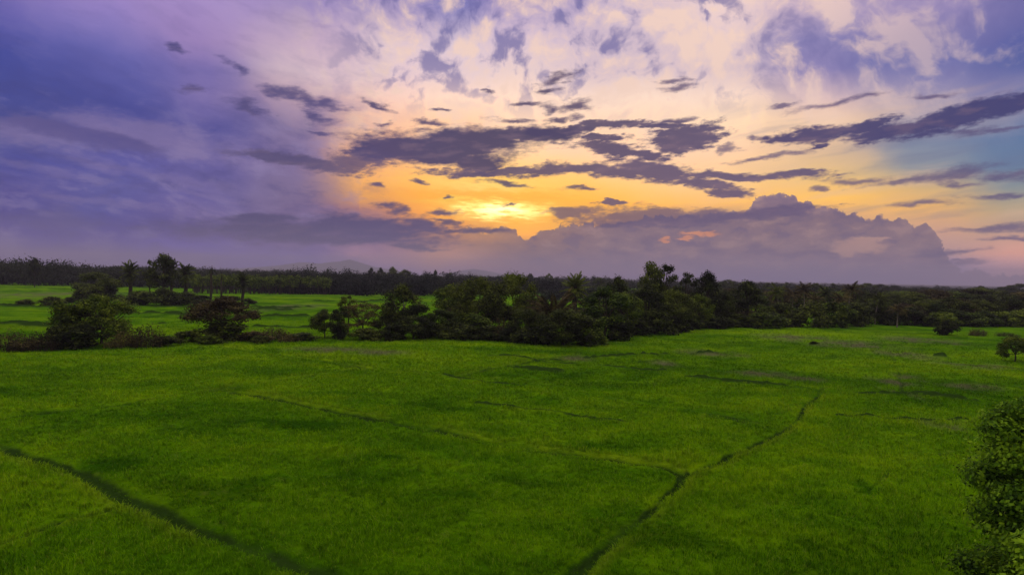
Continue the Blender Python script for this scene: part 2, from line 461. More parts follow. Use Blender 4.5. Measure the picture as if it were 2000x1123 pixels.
# cloud decks: lobes (column, row, half length, half height, tilt), tint, tint amount, opacity, edge from, edge to, raggedness
SH = (132, 112, 140)
DECKS = [
    ([(790, 286, 118, 32, 0), (900, 280, 160, 32, 3), (1020, 262, 120, 18, 4), (860, 302, 110, 20, 0), (930, 316, 74, 22, 0), (1000, 268, 120, 17, 8), (760, 300, 90, 22, 0), (850, 290, 140, 26, 2)], SH, 0, 0.95, 1.2, 0.55, 0.8),
    ([(1180, 288, 84, 17, -8), (1340, 268, 76, 24, 6), (1320, 285, 54, 16, 4), (1110, 252, 90, 9, 2), (1200, 244, 90, 8, 0), (1290, 248, 60, 6, 0), (1170, 268, 60, 6, 0), (1240, 300, 70, 9, -12)], SH, 0.12, 0.92, 1.2, 0.6, 1.5),
    ([(980, 336, 160, 9, 1), (1150, 332, 150, 15, -1), (1280, 334, 110, 19, -8), (1430, 342, 170, 9, -2), (1560, 338, 60, 6, 4), (1380, 362, 70, 11, -10), (1420, 380, 44, 7, -8)], SH, 0.3, 0.92, 1.2, 0.6, 1.3),
    ([(620, 320, 110, 13, -4), (700, 314, 70, 20, 0), (540, 312, 90, 8, -6)], SH, 0.3, 0.85, 1.25, 0.5, 1.4),
    ([(1880, 228, 120, 17, 10), (1780, 248, 90, 14, 10), (1610, 262, 90, 14, 3), (1560, 270, 54, 9, 0), (1690, 250, 44, 12, 14), (1990, 204, 60, 14, 8), (1610, 282, 24, 5, 4)], SH, 0, 0.95, 1.2, 0.6, 1.2),
    ([(1120, 418, 64, 9, 0), (1260, 424, 150, 18, 0), (1400, 424, 130, 15, 4), (1520, 410, 90, 10, 3), (1230, 434, 110, 9, 0)], SH, 0.35, 0.8, 1.25, 0.5, 1.2),
    ([(1189, 401, 26, 5, 0), (1188, 395, 14, 7, 0)], SH, 0.4, 0.9, 1.15, 0.7, 0.8),
    ([(560, 450, 200, 22, 1), (720, 446, 150, 26, 0), (830, 444, 70, 14, -10), (640, 468, 220, 12, 0), (500, 430, 90, 12, 8)], (78, 74, 130), 0.5, 0.95, 1.35, 0.4, 1.1),
    ([(930, 450, 60, 5, 0), (780, 412, 24, 8, 0), (872, 413, 36, 6, 0), (750, 400, 26, 6, 0), (735, 362, 16, 5, -12), (818, 355, 12, 5, -18), (990, 396, 15, 4, 0), (980, 356, 52, 5, -4), (1138, 369, 34, 4, 0), (865, 388, 10, 3, 0), (820, 484, 50, 5, 0), (880, 436, 26, 7, -12)], SH, 0.15, 0.9, 1.45, 0.25, 1.4),
    ([(560, 184, 38, 13, -14), (590, 196, 30, 11, -20), (630, 204, 42, 8, -4), (492, 210, 30, 11, -22), (615, 226, 36, 7, -14), (638, 259, 22, 4, -12), (348, 97, 16, 6, 0), (456, 130, 22, 7, -20), (370, 176, 18, 6, 10)], (120, 106, 160), 0.4, 0.9, 1.5, 0.15, 1.5),
    ([(1090, 152, 42, 8, 16), (1065, 178, 26, 5, 0), (1120, 205, 30, 10, 6), (1075, 210, 18, 9, 0), (1030, 200, 30, 4, 0), (1128, 228, 18, 7, 0), (952, 178, 20, 4, 0), (840, 236, 30, 5, -6), (755, 244, 22, 4, 0), (1000, 232, 34, 6, 0), (1090, 232, 30, 5, 0), (735, 208, 36, 5, -16), (866, 212, 14, 4, 0), (1310, 236, 30, 7, 8)], SH, 0.2, 0.9, 1.5, 0.15, 1.5),
    ([(1625, 203, 54, 6, 8), (1690, 190, 38, 6, 2), (1525, 208, 22, 4, 0), (1330, 172, 40, 6, 6), (1318, 160, 34, 4, 0), (1820, 190, 30, 4, 0)], (140, 120, 150), 0.35, 0.8, 1.5, 0.15, 1.5),
    ([(1850, 344, 60, 11, 8), (1780, 356, 64, 6, 4), (1680, 354, 52, 7, -4), (1885, 360, 30, 5, 0), (1975, 344, 36, 8, -6), (1795, 400, 42, 5, 2), (1890, 256, 26, 5, 0), (1500, 305, 70, 4, 8), (1940, 258, 40, 4, 0), (1595, 369, 16, 5, 0), (1415, 294, 24, 6, 8), (1960, 448, 60, 5, 0), (1980, 464, 50, 4, 0), (1850, 492, 44, 5, 2), (1880, 512, 30, 4, 0), (1480, 274, 16, 4, 0), (1950, 380, 40, 4, 0)], (140, 124, 150), 0.3, 0.8, 1.5, 0.15, 1.5),
    ([(300, 262, 130, 24, -4), (60, 258, 90, 24, 0), (360, 280, 80, 22, -10), (200, 250, 90, 16, -6)], (158, 138, 184), 1.0, 0.55, 1.4, 0.3, 1.0),
    ([(150, 264, 110, 16, -6), (230, 272, 70, 10, -6)], (92, 86, 152), 1.0, 0.7, 1.4, 0.4, 1.2),
    ([(130, 432, 60, 18, 0)], (86, 82, 150), 1.0, 0.6, 1.5, 0.3, 1.2),
    ([(330, 350, 140, 8, -8), (430, 385, 100, 6, -8), (80, 330, 90, 9, -8), (540, 265, 50, 8, -4), (200, 395, 120, 7, -6)], (160, 140, 186), 1.0, 0.30, 1.6, 0.2, 1.8),
]

ZEN_A = (0.75, 0.68, 0.74)
ZEN_B = (1.70, 1.50, 1.30)
BACK_LOW = (0.16, 0.14, 0.17)
build_world()

sun_d = bpy.data.lights.new('sun', 'SUN')
sun_d.energy = 0.55
sun_d.angle = R(14)
sun_d.color = (1.0, 0.72, 0.42)
sun = bpy.data.objects.new('sun', sun_d)
COL.objects.link(sun)
sd = Vector((math.sin(R(SUN_AZ)) * math.cos(R(SUN_EL)), math.cos(R(SUN_AZ)) * math.cos(R(SUN_EL)), math.sin(R(SUN_EL))))
sun.rotation_euler = sd.to_track_quat('Z', 'Y').to_euler()


# ------------------------------------------------------------------ materials
def new_mat(name):
    m = bpy.data.materials.new(name)
    m.use_nodes = True
    m.node_tree.nodes.clear()
    return m, NT(m.node_tree)


def leaf_material(name, dark_, mid_, light_, trans=0.25, scale=0.35, fleck=0.42):
    m, N = new_mat(name)
    g = N.n.new('ShaderNodeNewGeometry')
    oi = N.n.new('ShaderNodeObjectInfo')
    tc = N.n.new('ShaderNodeTexCoord')
    n, _ = N.noise(N.v('ADD', tc.outputs['Object'], N.v('SCALE', oi.outputs['Location'], scale=0.37)), scale, 3, 0.5)
    n = N.ss(n, 0.28, 0.72, kind='LINEAR')
    f = N.m('ADD', N.m('MULTIPLY', n, 0.62), N.m('MULTIPLY_ADD', g.outputs['Random Per Island'], fleck, 0.21 - fleck / 2))
    f = N.m('ADD', f, N.m('MULTIPLY', N.m('SUBTRACT', oi.outputs['Random'], 0.5), 0.42))
    c = N.ramp(f, [(0.22, dark_), (0.52, mid_), (0.88, light_)])
    d = N.n.new('ShaderNodeBsdfPrincipled')
    N.put(d.inputs['Base Color'], c)
    d.inputs['Roughness'].default_value = 0.6
    d.inputs['Specular IOR Level'].default_value = 0.03
    t = N.n.new('ShaderNodeBsdfTranslucent')
    N.put(t.inputs[0], c)
    mx = N.n.new('ShaderNodeMixShader')
    mx.inputs[0].default_value = trans
    N.l.new(d.outputs[0], mx.inputs[1])
    N.l.new(t.outputs[0], mx.inputs[2])
    o = N.n.new('ShaderNodeOutputMaterial')
    N.l.new(mx.outputs[0], o.inputs[0])
    return m


LEAF_DARK = leaf_material('leaf_dark', (0.009, 0.013, 0.005), (0.030, 0.040, 0.009), (0.105, 0.130, 0.015))
LEAF_GREEN = leaf_material('leaf_green', (0.014, 0.022, 0.005), (0.050, 0.078, 0.009), (0.160, 0.205, 0.015))
LEAF_BROWN = leaf_material('leaf_brown', (0.018, 0.013, 0.007), (0.054, 0.042, 0.018), (0.140, 0.115, 0.030))
LEAF_LIT = leaf_material('leaf_lit', (0.016, 0.030, 0.005), (0.06, 0.10, 0.010), (0.17, 0.22, 0.014))  # lighter green: the light on one grove crown is put into its leaf colour
LEAF_FAR = leaf_material('leaf_far', (0.006, 0.009, 0.007), (0.012, 0.017, 0.011), (0.026, 0.034, 0.015), 0.15, 0.05, 0.12)
LEAF_NEAR = leaf_material('leaf_near', (0.010, 0.026, 0.004), (0.070, 0.155, 0.007), (0.230, 0.380, 0.014), 0.35, 0.9)  # light end of the ramp raised to paint in leaf highlights


def bark_material(name, a, b):
    m, N = new_mat(name)
    tc = N.n.new('ShaderNodeTexCoord')
    n, _ = N.noise(N.v('MULTIPLY', tc.outputs['Object'], (3, 3, 0.8)), 2.0, 5, 0.6)
    d = N.n.new('ShaderNodeBsdfPrincipled')
    N.put(d.inputs['Base Color'], N.ramp(n, [(0.3, a), (0.7, b)]))
    d.inputs['Roughness'].default_value = 0.9
    d.inputs['Specular IOR Level'].default_value = 0.1
    bp = N.n.new('ShaderNodeBump')
    bp.inputs['Strength'].default_value = 0.5
    N.put(bp.inputs['Height'], n)
    N.l.new(bp.outputs[0], d.inputs['Normal'])
    o = N.n.new('ShaderNodeOutputMaterial')
    N.l.new(d.outputs[0], o.inputs[0])
    return m


BARK_DARK = bark_material('bark_dark', (0.020, 0.015, 0.012), (0.060, 0.045, 0.036))
BARK_PALE = bark_material('bark_pale', (0.09, 0.075, 0.065), (0.22, 0.18, 0.16))


# ------------------------------------------------------------------ numpy value noise
def vnoise(x, y, seed=0):
    xi = np.floor(x).astype(np.int64)
    yi = np.floor(y).astype(np.int64)
    fx = x - xi
    fy = y - yi
    fx = fx * fx * (3 - 2 * fx)
    fy = fy * fy * (3 - 2 * fy)

    def hsh(a, b):
        h = (a * 374761393 + b * 668265263 + seed * 974634777) & 0xFFFFFFFF
        h = ((h ^ (h >> 13)) * 1274126177) & 0xFFFFFFFF
        h = h ^ (h >> 16)
        return (h & 0xFFFF) / 65535.0
    a = hsh(xi, yi)
    b = hsh(xi + 1, yi)
    c = hsh(xi, yi + 1)
    d = hsh(xi + 1, yi + 1)
    return (a * (1 - fx) + b * fx) * (1 - fy) + (c * (1 - fx) + d * fx) * fy


def fbm(x, y, seed=0, o=4):
    s, a, t = 0, 0.5, 0
    for i in range(o):
        s = s + a * vnoise(x * 2 ** i + 17.3 * i, y * 2 ** i - 9.1 * i, seed + i)
        t += a
        a *= 0.5
    return s / t


# ------------------------------------------------------------------ mesh helpers
def mesh_from(name, V, F, mats, smooth=False, attrs=None):
    """V (n,3) array, F (m,k) int array with k = 3 or 4."""
    me = bpy.data.meshes.new(name)
    V = np.ascontiguousarray(V, dtype=np.float32)
    F = np.ascontiguousarray(F, dtype=np.int32)
    kk = F.shape[1]
    me.vertices.add(len(V))
    me.vertices.foreach_set('co', V.ravel())
    me.loops.add(F.size)
    me.loops.foreach_set('vertex_index', F.ravel())
    me.polygons.add(len(F))
    me.polygons.foreach_set('loop_start', np.arange(0, F.size, kk, dtype=np.int32))
    me.polygons.foreach_set('loop_total', np.full(len(F), kk, dtype=np.int32))
    if smooth:
        me.polygons.foreach_set('use_smooth', np.ones(len(F), dtype=bool))
    for k, a in (attrs or {}).items():
        at = me.attributes.new(k, 'FLOAT', 'POINT')
        at.data.foreach_set('value', np.ascontiguousarray(a, dtype=np.float32))
    me.update(calc_edges=True)
    me.validate()
    for m in (mats if isinstance(mats, (list, tuple)) else [mats]):
        me.materials.append(m)
    return me


class Acc:
    """collects quads"""
    def __init__(self):
        self.V, self.F, self.n = [], [], 0

    def add(self, V, F):
        self.V.append(V)
        self.F.append(F + self.n)
        self.n += len(V)

    def tube(self, pts, radii, sides=7):
        pts = np.asarray(pts, float)
        n = len(pts)
        tang = np.gradient(pts, axis=0)
        tang /= np.linalg.norm(tang, axis=1)[:, None] + 1e-9
        ref = np.array([0.31, 0.95, 0.05])
        s = np.cross(tang, ref)
        s /= np.linalg.norm(s, axis=1)[:, None] + 1e-9
        u = np.cross(s, tang)
        a = np.linspace(0, 2 * math.pi, sides, endpoint=False)
        V = (pts[:, None, :] + np.asarray(radii)[:, None, None] * (np.cos(a)[None, :, None] * s[:, None, :] + np.sin(a)[None, :, None] * u[:, None, :])).reshape(-1, 3)
        F = []
        for i in range(n - 1):
            for j in range(sides):
                j2 = (j + 1) % sides
                F.append((i * sides + j, i * sides + j2, (i + 1) * sides + j2, (i + 1) * sides + j))
        self.add(V, np.array(F))

    def mesh(self, name, mats, smooth=False):
        return mesh_from(name, np.concatenate(self.V), np.concatenate(self.F), mats, smooth)


def unit(a):
    return a / (np.linalg.norm(a, axis=-1, keepdims=True) + 1e-9)


def leaf_quads(pos, nrm, length, width, r, droop=0.0):
    n = len(pos)
    t = unit(np.cross(nrm, r.normal(size=(n, 3))))
    t[:, 2] -= droop
    t = unit(t)
    b = unit(np.cross(nrm, t))
    L = length[:, None]
    W = width[:, None]
    p0 = pos - t * L * 0.5
    p1 = pos + b * W * 0.5 - nrm * W * 0.12
    p2 = pos + t * L * 0.5
    p3 = pos - b * W * 0.5 - nrm * W * 0.12
    V = np.stack([p0, p1, p2, p3], 1).reshape(-1, 3)
    F = np.arange(4 * n).reshape(n, 4)
    return V, F


def clump_leaves(acc, centers, radii, count, size, r, shell=0.45, updir=0.35, droop=0.2):
    """count leaves spread over ellipsoid clumps"""
    centers = np.asarray(centers, float)
    radii = np.asarray(radii, float)
    w = (radii[:, 0] * radii[:, 2]) ** 0.9
    idx = r.choice(len(centers), size=count, p=w / w.sum())
    u = unit(r.normal(size=(count, 3)))
    rad = r.random(count) ** shell
    pos = centers[idx] + u * rad[:, None] * radii[idx]
    pos += r.normal(size=(count, 3)) * size * (0.35 if size < 0.9 else 0.12)
    nrm = unit(u * 0.9 + r.normal(size=(count, 3)) * 0.36 + np.array([0, 0, updir]))
    ln = size * (0.6 + 0.8 * r.random(count))
    V, F = leaf_quads(pos, nrm, ln, ln * (0.5 + 0.25 * r.random(count)), r, droop)
    acc.add(V, F)


def branchy(acc, start, ends, r0, r):
    for e in ends:
        e = np.asarray(e, float)
        mid = start * 0.5 + e * 0.5 + r.normal(size=3) * 0.25 * np.array([1, 1, 0.5])
        mid[2] -= 0.08 * np.linalg.norm(e - start)
        ts = np.linspace(0, 1, 6)[:, None]
        pts = (1 - ts) ** 2 * start + 2 * ts * (1 - ts) * mid + ts ** 2 * e
        acc.tube(pts, np.linspace(r0, r0 * 0.25, 6), 5)


NOM = 12.0    # nominal height of the tree prototypes


def tree_meshes(style, seed, leafmat, barkmat, leaves=3600, size=0.40):
    r = np.random.default_rng(seed)
    wood, crown = Acc(), Acc()
    C, RD = [], []
    th = {'broad': 3.4, 'round': 4.5, 'tall': 6.5, 'umbrella': 5.2, 'layered': 4.2, 'sparse': 6.0, 'shrub': 0.8, 'column': 2.0}[style]
    lean = r.normal(size=2) * 0.25
    tz = np.linspace(0, th, 7)
    tp = np.stack([lean[0] * tz / th + 0.08 * np.sin(tz * 1.3 + seed), lean[1] * tz / th + 0.08 * np.cos(tz * 1.1 + seed), tz], 1)
    rb = {'shrub': 0.16, 'column': 0.2}.get(style, 0.27)
    tr = np.linspace(rb, rb * 0.6, 7)
    tr[0] *= 1.5
    wood.tube(tp, tr, 8)
    top = tp[-1]
    if style == 'broad':
        for i in range(46):
            a = r.random() * 6.283
            zz = r.random() ** 0.85
            rr = math.sqrt(max(0.05, 1 - (1.75 * zz - 0.78) ** 2)) * (0.45 + 0.55 * math.sqrt(r.random()))
            C.append((5.2 * rr * math.cos(a), 5.2 * rr * math.sin(a), 2.4 + 8.2 * zz))
            s = 0.95 + 0.75 * r.random()
            RD.append((s * 1.1, s * 1.1, s * 0.95))
        C.append((0.4, 0, 10.9))
        RD.append((1.4, 1.4, 1.0))
        ends = [C[i] for i in range(0, 46, 4)]
    elif style == 'round':
        for i in range(26):
            a = r.random() * 6.283
            zz = r.random()
            rr = math.sqrt(max(0, 1 - (2 * zz - 0.9) ** 2)) * (0.55 + 0.45 * r.random())
            C.append((3.4 * rr * math.cos(a), 3.4 * rr * math.sin(a), 3.6 + 6.9 * zz))
            s = 0.9 + 0.7 * r.random()
            RD.append((s * 1.15, s * 1.15, s * 0.85))
        C.append((0, 0, 10.9))
        RD.append((1.2, 1.2, 1.0))
        ends = [C[i] for i in range(0, 26, 3)]
    elif style == 'tall':
        for i in range(22):
            a = r.random() * 6.283
            zz = r.random()
            rr = (0.35 + 0.65 * math.sin(math.pi * min(1, zz * 0.9 + 0.15))) * (0.45 + 0.55 * r.random())
            C.append((2.6 * rr * math.cos(a), 2.6 * rr * math.sin(a), 4.6 + 6.2 * zz))
            s = 0.75 + 0.65 * r.random()
            RD.append((s * 1.1, s * 1.1, s * 0.9))
        C.append((0.1, 0, 11.1))
        RD.append((0.9, 0.9, 0.9))
        ends = [C[i] for i in range(0, 22, 2)]
    elif style == 'umbrella':
        for i in range(84):
            a = r.random() * 6.283
            rr = math.sqrt(r.random())
            C.append((6.2 * rr * math.cos(a), 6.2 * rr * math.sin(a), 11.2 - 3.9 * rr ** 2 - 2.0 * r.random()))
            s = 0.9 + 0.6 * r.random()
            RD.append((s * 1.3, s * 1.3, s * 0.8))
        for i in range(14):
            a = r.random() * 6.283
            rr = 0.80 + 0.2 * r.random()
            C.append((6.2 * rr * math.cos(a), 6.2 * rr * math.sin(a), 7.3 - 1.6 * r.random()))
            RD.append((1.2, 1.2, 0.9))
        ends = [C[i] for i in range(0, 98, 6)]
    elif style == 'layered':
        for lev, (z0, w0, n0) in enumerate([(4.8, 5.4, 13), (7.9, 5.8, 18), (10.7, 4.0, 14)]):
            off = r.normal(size=2) * 0.9
            for i in range(n0):
                a = r.random() * 6.283
                rr = math.sqrt(r.random())
                C.append((off[0] + w0 * rr * math.cos(a), off[1] + w0 * rr * math.sin(a), z0 + 0.5 * r.normal() - 0.7 * rr ** 2))
                s = 0.8 + 0.5 * r.random()
                RD.append((s * 1.4, s * 1.4, s * 0.62))
        ends = [C[i] for i in range(0, 45, 3)]
    elif style == 'sparse':
        for i in range(15):
            a = r.random() * 6.283
            zz = r.random()
            rr = (0.5 + 0.5 * math.sin(math.pi * zz)) * (0.5 + 0.5 * r.random())
            C.append((3.6 * rr * math.cos(a), 3.6 * rr * math.sin(a), 5.6 + 5.7 * zz))
            s = 0.55 + 0.5 * r.random()
            RD.append((s * 1.3, s * 1.3, s * 0.75))
        C.append((0.2, 0.1, 11.4))
        RD.append((0.8, 0.8, 0.6))
        ends = C[:]
    elif style == 'shrub':
        for i in range(24):
            a = r.random() * 6.283
            zz = r.random()
            rr = math.sqrt(max(0, 1 - zz ** 2)) * (0.3 + 0.7 * r.random())
            C.append((6.0 * rr * math.cos(a), 6.0 * rr * math.sin(a), 1.2 + 9.0 * zz * (0.8 + 0.3 * r.random())))
            s = 1.5 + 1.2 * r.random()
            RD.append((s, s, s * 0.9))
        ends = [C[i] for i in range(0, 24, 3)]
    elif style == 'column':
        for i in range(24):
            a = r.random() * 6.283
            zz = r.random()
            rr = (0.9 - 0.35 * zz) * (0.3 + 0.7 * r.random())
            C.append((2.3 * rr * math.cos(a), 2.3 * rr * math.sin(a), 1.0 + 9.9 * zz))
            s = 0.8 + 0.6 * r.random()
            RD.append((s, s, s))
        ends = [C[i] for i in range(0, 24, 3)]
    branchy(wood, top, ends, rb * 0.55, r)
    clump_leaves(crown, C, RD, leaves, size, r)
    # loose outer sprigs break the outline
    Cc = np.array(C)
    clump_leaves(crown, Cc, np.array(RD) * 1.35, leaves // 9, size * 0.8, r, shell=0.25)
    wm = wood.mesh('trunk_' + style, barkmat, True)
    cm = crown.mesh('crown_' + style, leafmat)
    V = np.concatenate(crown.V)
    W = float(np.percentile(np.abs(V[:, :2]), 97)) * 2
    return {'trunk': wm, 'crown': cm, 'H': float(np.percentile(V[:, 2], 99.7)), 'W': W}


def frond(acc, wood, origin, az, el0, L, droop, r, leaflets=24, lw=0.10, ll=0.22):
    n = leaflets
    s = np.linspace(0, 1, n + 2)
    e = el0 - droop * s ** 1.4
    ds = L / (n + 1)
    x = np.concatenate([[0], np.cumsum(np.cos(e[:-1]) * ds)])
    z = np.concatenate([[0], np.cumsum(np.sin(e[:-1]) * ds)])
    ca, sa = math.cos(az), math.sin(az)
    pts = origin + np.stack([x * ca, x * sa, z], 1)
    acc.tube(pts[::3], np.linspace(0.05, 0.012, len(pts[::3])) * (L / 4.0), 4)
    tang = unit(np.gradient(pts, axis=0))
    side = np.array([-sa, ca, 0.0])
    upv = unit(np.cross(tang, side))
    for sg in (-1, 1):
        sl = s[2:]
        prof = np.sin(math.pi * np.clip(0.12 + 0.86 * sl, 0, 1)) ** 0.6
        ln = L * ll * prof * (0.85 + 0.3 * r.random(len(sl)))
        base = pts[2:]
        d = unit(side * sg * 0.85 + tang[2:] * 0.55 - upv[2:] * np.sign(upv[2:, 2:3]) * 0.28 + r.normal(size=(len(sl), 3)) * 0.06)
        tip = base + d * ln[:, None]
        tip[:, 2] -= ln * 0.28
        mid = base + d * ln[:, None] * 0.5
        wv = tang[2:] * (lw * L / 4.0)
        V = np.stack([base, mid + wv, tip, mid - wv], 1).reshape(-1, 3)
        acc.add(V, np.arange(len(V)).reshape(-1, 4))


def palm_meshes(style, seed, leafmat, barkmat):
    r = np.random.default_rng(seed)
    wood, crown = Acc(), Acc()
    if style == 'coconut':
        th, L, nf = 9.0, 4.2, 22
        z = np.linspace(0, th, 10)
        bend = r.normal(size=2) * 0.5
        tp = np.stack([bend[0] * (z / th) ** 2, bend[1] * (z / th) ** 2, z], 1)
        wood.tube(tp, np.linspace(0.24, 0.13, 10), 8)
        for i in range(nf):
            frond(crown, wood, tp[-1], i * 2.39996 + r.normal() * 0.15, 1.35 - 1.75 * (i / nf) + r.normal() * 0.1, L * (0.85 + 0.3 * r.random()), 1.15 + 0.5 * r.random(), r)
    elif style == 'sugar':      # stout trunk, dense round crown, ragged skirt
        th, L, nf = 8.8, 3.2, 36
        z = np.linspace(0, th, 10)
        tp = np.stack([0.12 * np.sin(z), 0.1 * np.cos(z * 0.8), z], 1)
        wood.tube(tp, np.linspace(0.5, 0.36, 10), 9)
        for i in range(nf):
            f = i / nf
            frond(crown, wood, tp[-1] - np.array([0, 0, 1.4 * f]), i * 2.39996, 1.5 - 2.2 * f + r.normal() * 0.12, L * (0.8 + 0.3 * r.random()) * (1 - 0.15 * f), 0.5 + 0.5 * r.random(), r, 20, 0.13, 0.24)
        for i in range(16):
            frond(crown, wood, tp[-1] - np.array([0, 0, 1.6 + 1.2 * r.random()]), r.random() * 6.28, -0.5 - 0.5 * r.random(), 2.0, 0.6, r, 10, 0.12, 0.2)
    elif style == 'nipa':       # stemless: long arching fronds from a short stump
        th, L, nf = 2.6, 9.5, 26
        z = np.linspace(0, th, 5)
        tp = np.stack([z * 0, z * 0, z], 1)
        wood.tube(tp, np.linspace(0.5, 0.42, 5), 9)
        for i in range(nf):
            frond(crown, wood, tp[-1], i * 2.39996 + r.normal() * 0.1, 1.45 - 0.75 * (i / nf) + r.normal() * 0.06, L * (0.8 + 0.3 * r.random()), 0.9 + 0.5 * r.random(), r, 38, 0.06, 0.15)
    elif style == 'snag':       # dying palm: bare stem with a few hanging leaves
        th = 10.6
        z = np.linspace(0, th, 10)
        tp = np.stack([0.15 * np.sin(z * 0.7), 0.1 * np.cos(z * 0.6), z], 1)
        wood.tube(tp, np.linspace(0.42, 0.26, 10), 8)
        for i in range(9):
            frond(crown, wood, tp[-1], i * 2.4, 0.9 - 1.8 * r.random(), 2.0 + r.random(), 1.2, r, 14, 0.09, 0.2)
    wm = wood.mesh('palm_trunk_' + style, barkmat, True)
    cm = crown.mesh('palm_crown_' + style, leafmat)
    V = np.concatenate(crown.V)
    return {'trunk': wm, 'crown': cm, 'H': float(V[:, 2].max()), 'W': float(np.percentile(np.abs(V[:, :2]), 98)) * 2}


def brush_meshes(seed, leafmat, barkmat, n=1500):
    """scrubby weedy thicket, many thin upright stems"""
    r = np.random.default_rng(seed)
    wood, leaf = Acc(), Acc()
    pos = []
    for i in range(90):
        a = r.random() * 6.283
        rr = math.sqrt(r.random())
        p = np.array([6 * rr * math.cos(a), 6 * rr * math.sin(a), 0])
        h = 12 * (1 - 0.5 * rr ** 2) * (0.55 + 0.45 * r.random())
        q = p + np.array([r.normal() * 0.8, r.normal() * 0.8, h])
        pts = np.stack([p, (p + q) / 2 + r.normal(size=3) * 0.2, q])
        wood.tube(pts, [0.09, 0.06, 0.02], 3)
        pos.append((p, q))
    k = r.integers(0, 90, n)
    t = r.random(n) ** 0.7
    P0 = np.array([p for p, q in pos])[k]
    Q0 = np.array([q for p, q in pos])[k]
    c = P0 + (Q0 - P0) * t[:, None] + r.normal(size=(n, 3)) * 0.7
    c[:, 2] = np.abs(c[:, 2])
    nr = unit(r.normal(size=(n, 3)) + np.array([0, 0, 0.3]))
    ln = 0.9 * (0.5 + r.random(n))
    V, F = leaf_quads(c, nr, ln, ln * 0.4, r, -0.5)
    leaf.add(V, F)
    return {'trunk': wood.mesh('stems', barkmat), 'crown': leaf.mesh('foliage', leafmat), 'H': 11.5, 'W': 13.0}


# ------------------------------------------------------------------ prototypes
PR = {}
for i in range(4):
    PR['round', i] = tree_meshes('round', 20 + i, LEAF_DARK, BARK_DARK, 6000, 0.40)
for i in range(4):
    PR['broad', i] = tree_meshes('broad', 30 + i, LEAF_DARK, BARK_DARK, 8600, 0.42)
for i in range(3):
    PR['tall', i] = tree_meshes('tall', 40 + i, LEAF_DARK, BARK_DARK, 3600, 0.36)
for i in range(2):
    PR['umbrella', i] = tree_meshes('umbrella', 50 + i, LEAF_BROWN, BARK_DARK, 9500, 0.42)
    PR['layered', i] = tree_meshes('layered', 60 + i, LEAF_BROWN, BARK_DARK, 3600, 0.40)
    PR['sparse', i] = tree_meshes('sparse', 70 + i, LEAF_DARK, BARK_DARK, 2300, 0.38)
    PR['column', i] = tree_meshes('column', 80 + i, LEAF_DARK, BARK_DARK, 3200, 0.42)
    PR['coconut', i] = palm_meshes('coconut', 90 + i, LEAF_DARK, BARK_PALE)
    PR['sugar', i] = palm_meshes('sugar', 95 + i, LEAF_DARK, BARK_DARK)
    PR['brush', i] = brush_meshes(97 + i, LEAF_BROWN, BARK_DARK)
for i in range(4):
    PR['shrub', i] = tree_meshes('shrub', 110 + i, LEAF_DARK, BARK_DARK, 3800, 0.85)
PR['nipa', 0] = palm_meshes('nipa', 130, LEAF_BROWN, BARK_DARK)
PR['snag', 0] = palm_meshes('snag', 131, LEAF_DARK, BARK_DARK)

KIND = {'broad': ('broadleaf_tree', 'tree'), 'round': ('broadleaf_tree', 'tree'), 'tall': ('broadleaf_tree', 'tree'), 'umbrella': ('umbrella_tree', 'tree'), 'layered': ('spreading_tree', 'tree'), 'sparse': ('sparse_tree', 'tree'), 'column': ('vine_covered_tree', 'tree'), 'coconut': ('coconut_palm', 'palm tree'), 'sugar': ('stout_palm', 'palm tree'), 'nipa': ('frond_palm', 'palm tree'), 'snag': ('bare_palm', 'palm tree'), 'shrub': ('shrub', 'shrub'), 'brush': ('brushwood', 'shrub')}
SEEN = {}


def plant(kind, px, base_y, top_y, width, label, mat=None, group=None, bark=None, var=None, rot=None, ground_z=0.0):
    x, y = ground(px, base_y, ground_z)
    d = ray(px, top_y)
    h = CAM_H + d[2] / d[1] * y - ground_z
    wm = width / FPX * y
    if kind == 'round' and wm / h > 0.82:
        kind = 'broad'
    n = len([1 for k in PR if k[0] == kind])
    i = SEEN.get(kind, 0)
    SEEN[kind] = i + 1
    p = PR[kind, (i if var is None else var) % n]
    name, cat = KIND[kind]
    e = bpy.data.objects.new(name, None)
    COL.objects.link(e)
    e.empty_display_size = 0.5
    e.location = (x, y, ground_z)
    e.rotation_euler = (0, 0, rot if rot is not None else (i * 2.4 + px * 0.37) % 6.283)
    sx = wm / p['W']
    e.scale = (sx, sx, h / p['H'])
    e['label'] = label
    e['category'] = cat
    if group:
        e['group'] = group
    parts = ('stems', 'foliage') if kind in ('brush', 'shrub') else ('trunk', 'crown')
    for pn, key in zip(parts, ('trunk', 'crown')):
        o = bpy.data.objects.new(pn, p[key])
        COL.objects.link(o)
        o.parent = e
        mm = mat if key == 'crown' else bark
        if mm is not None:
            o.material_slots[0].link = 'OBJECT'
            o.material_slots[0].material = mm
    return e


exec_layout = True
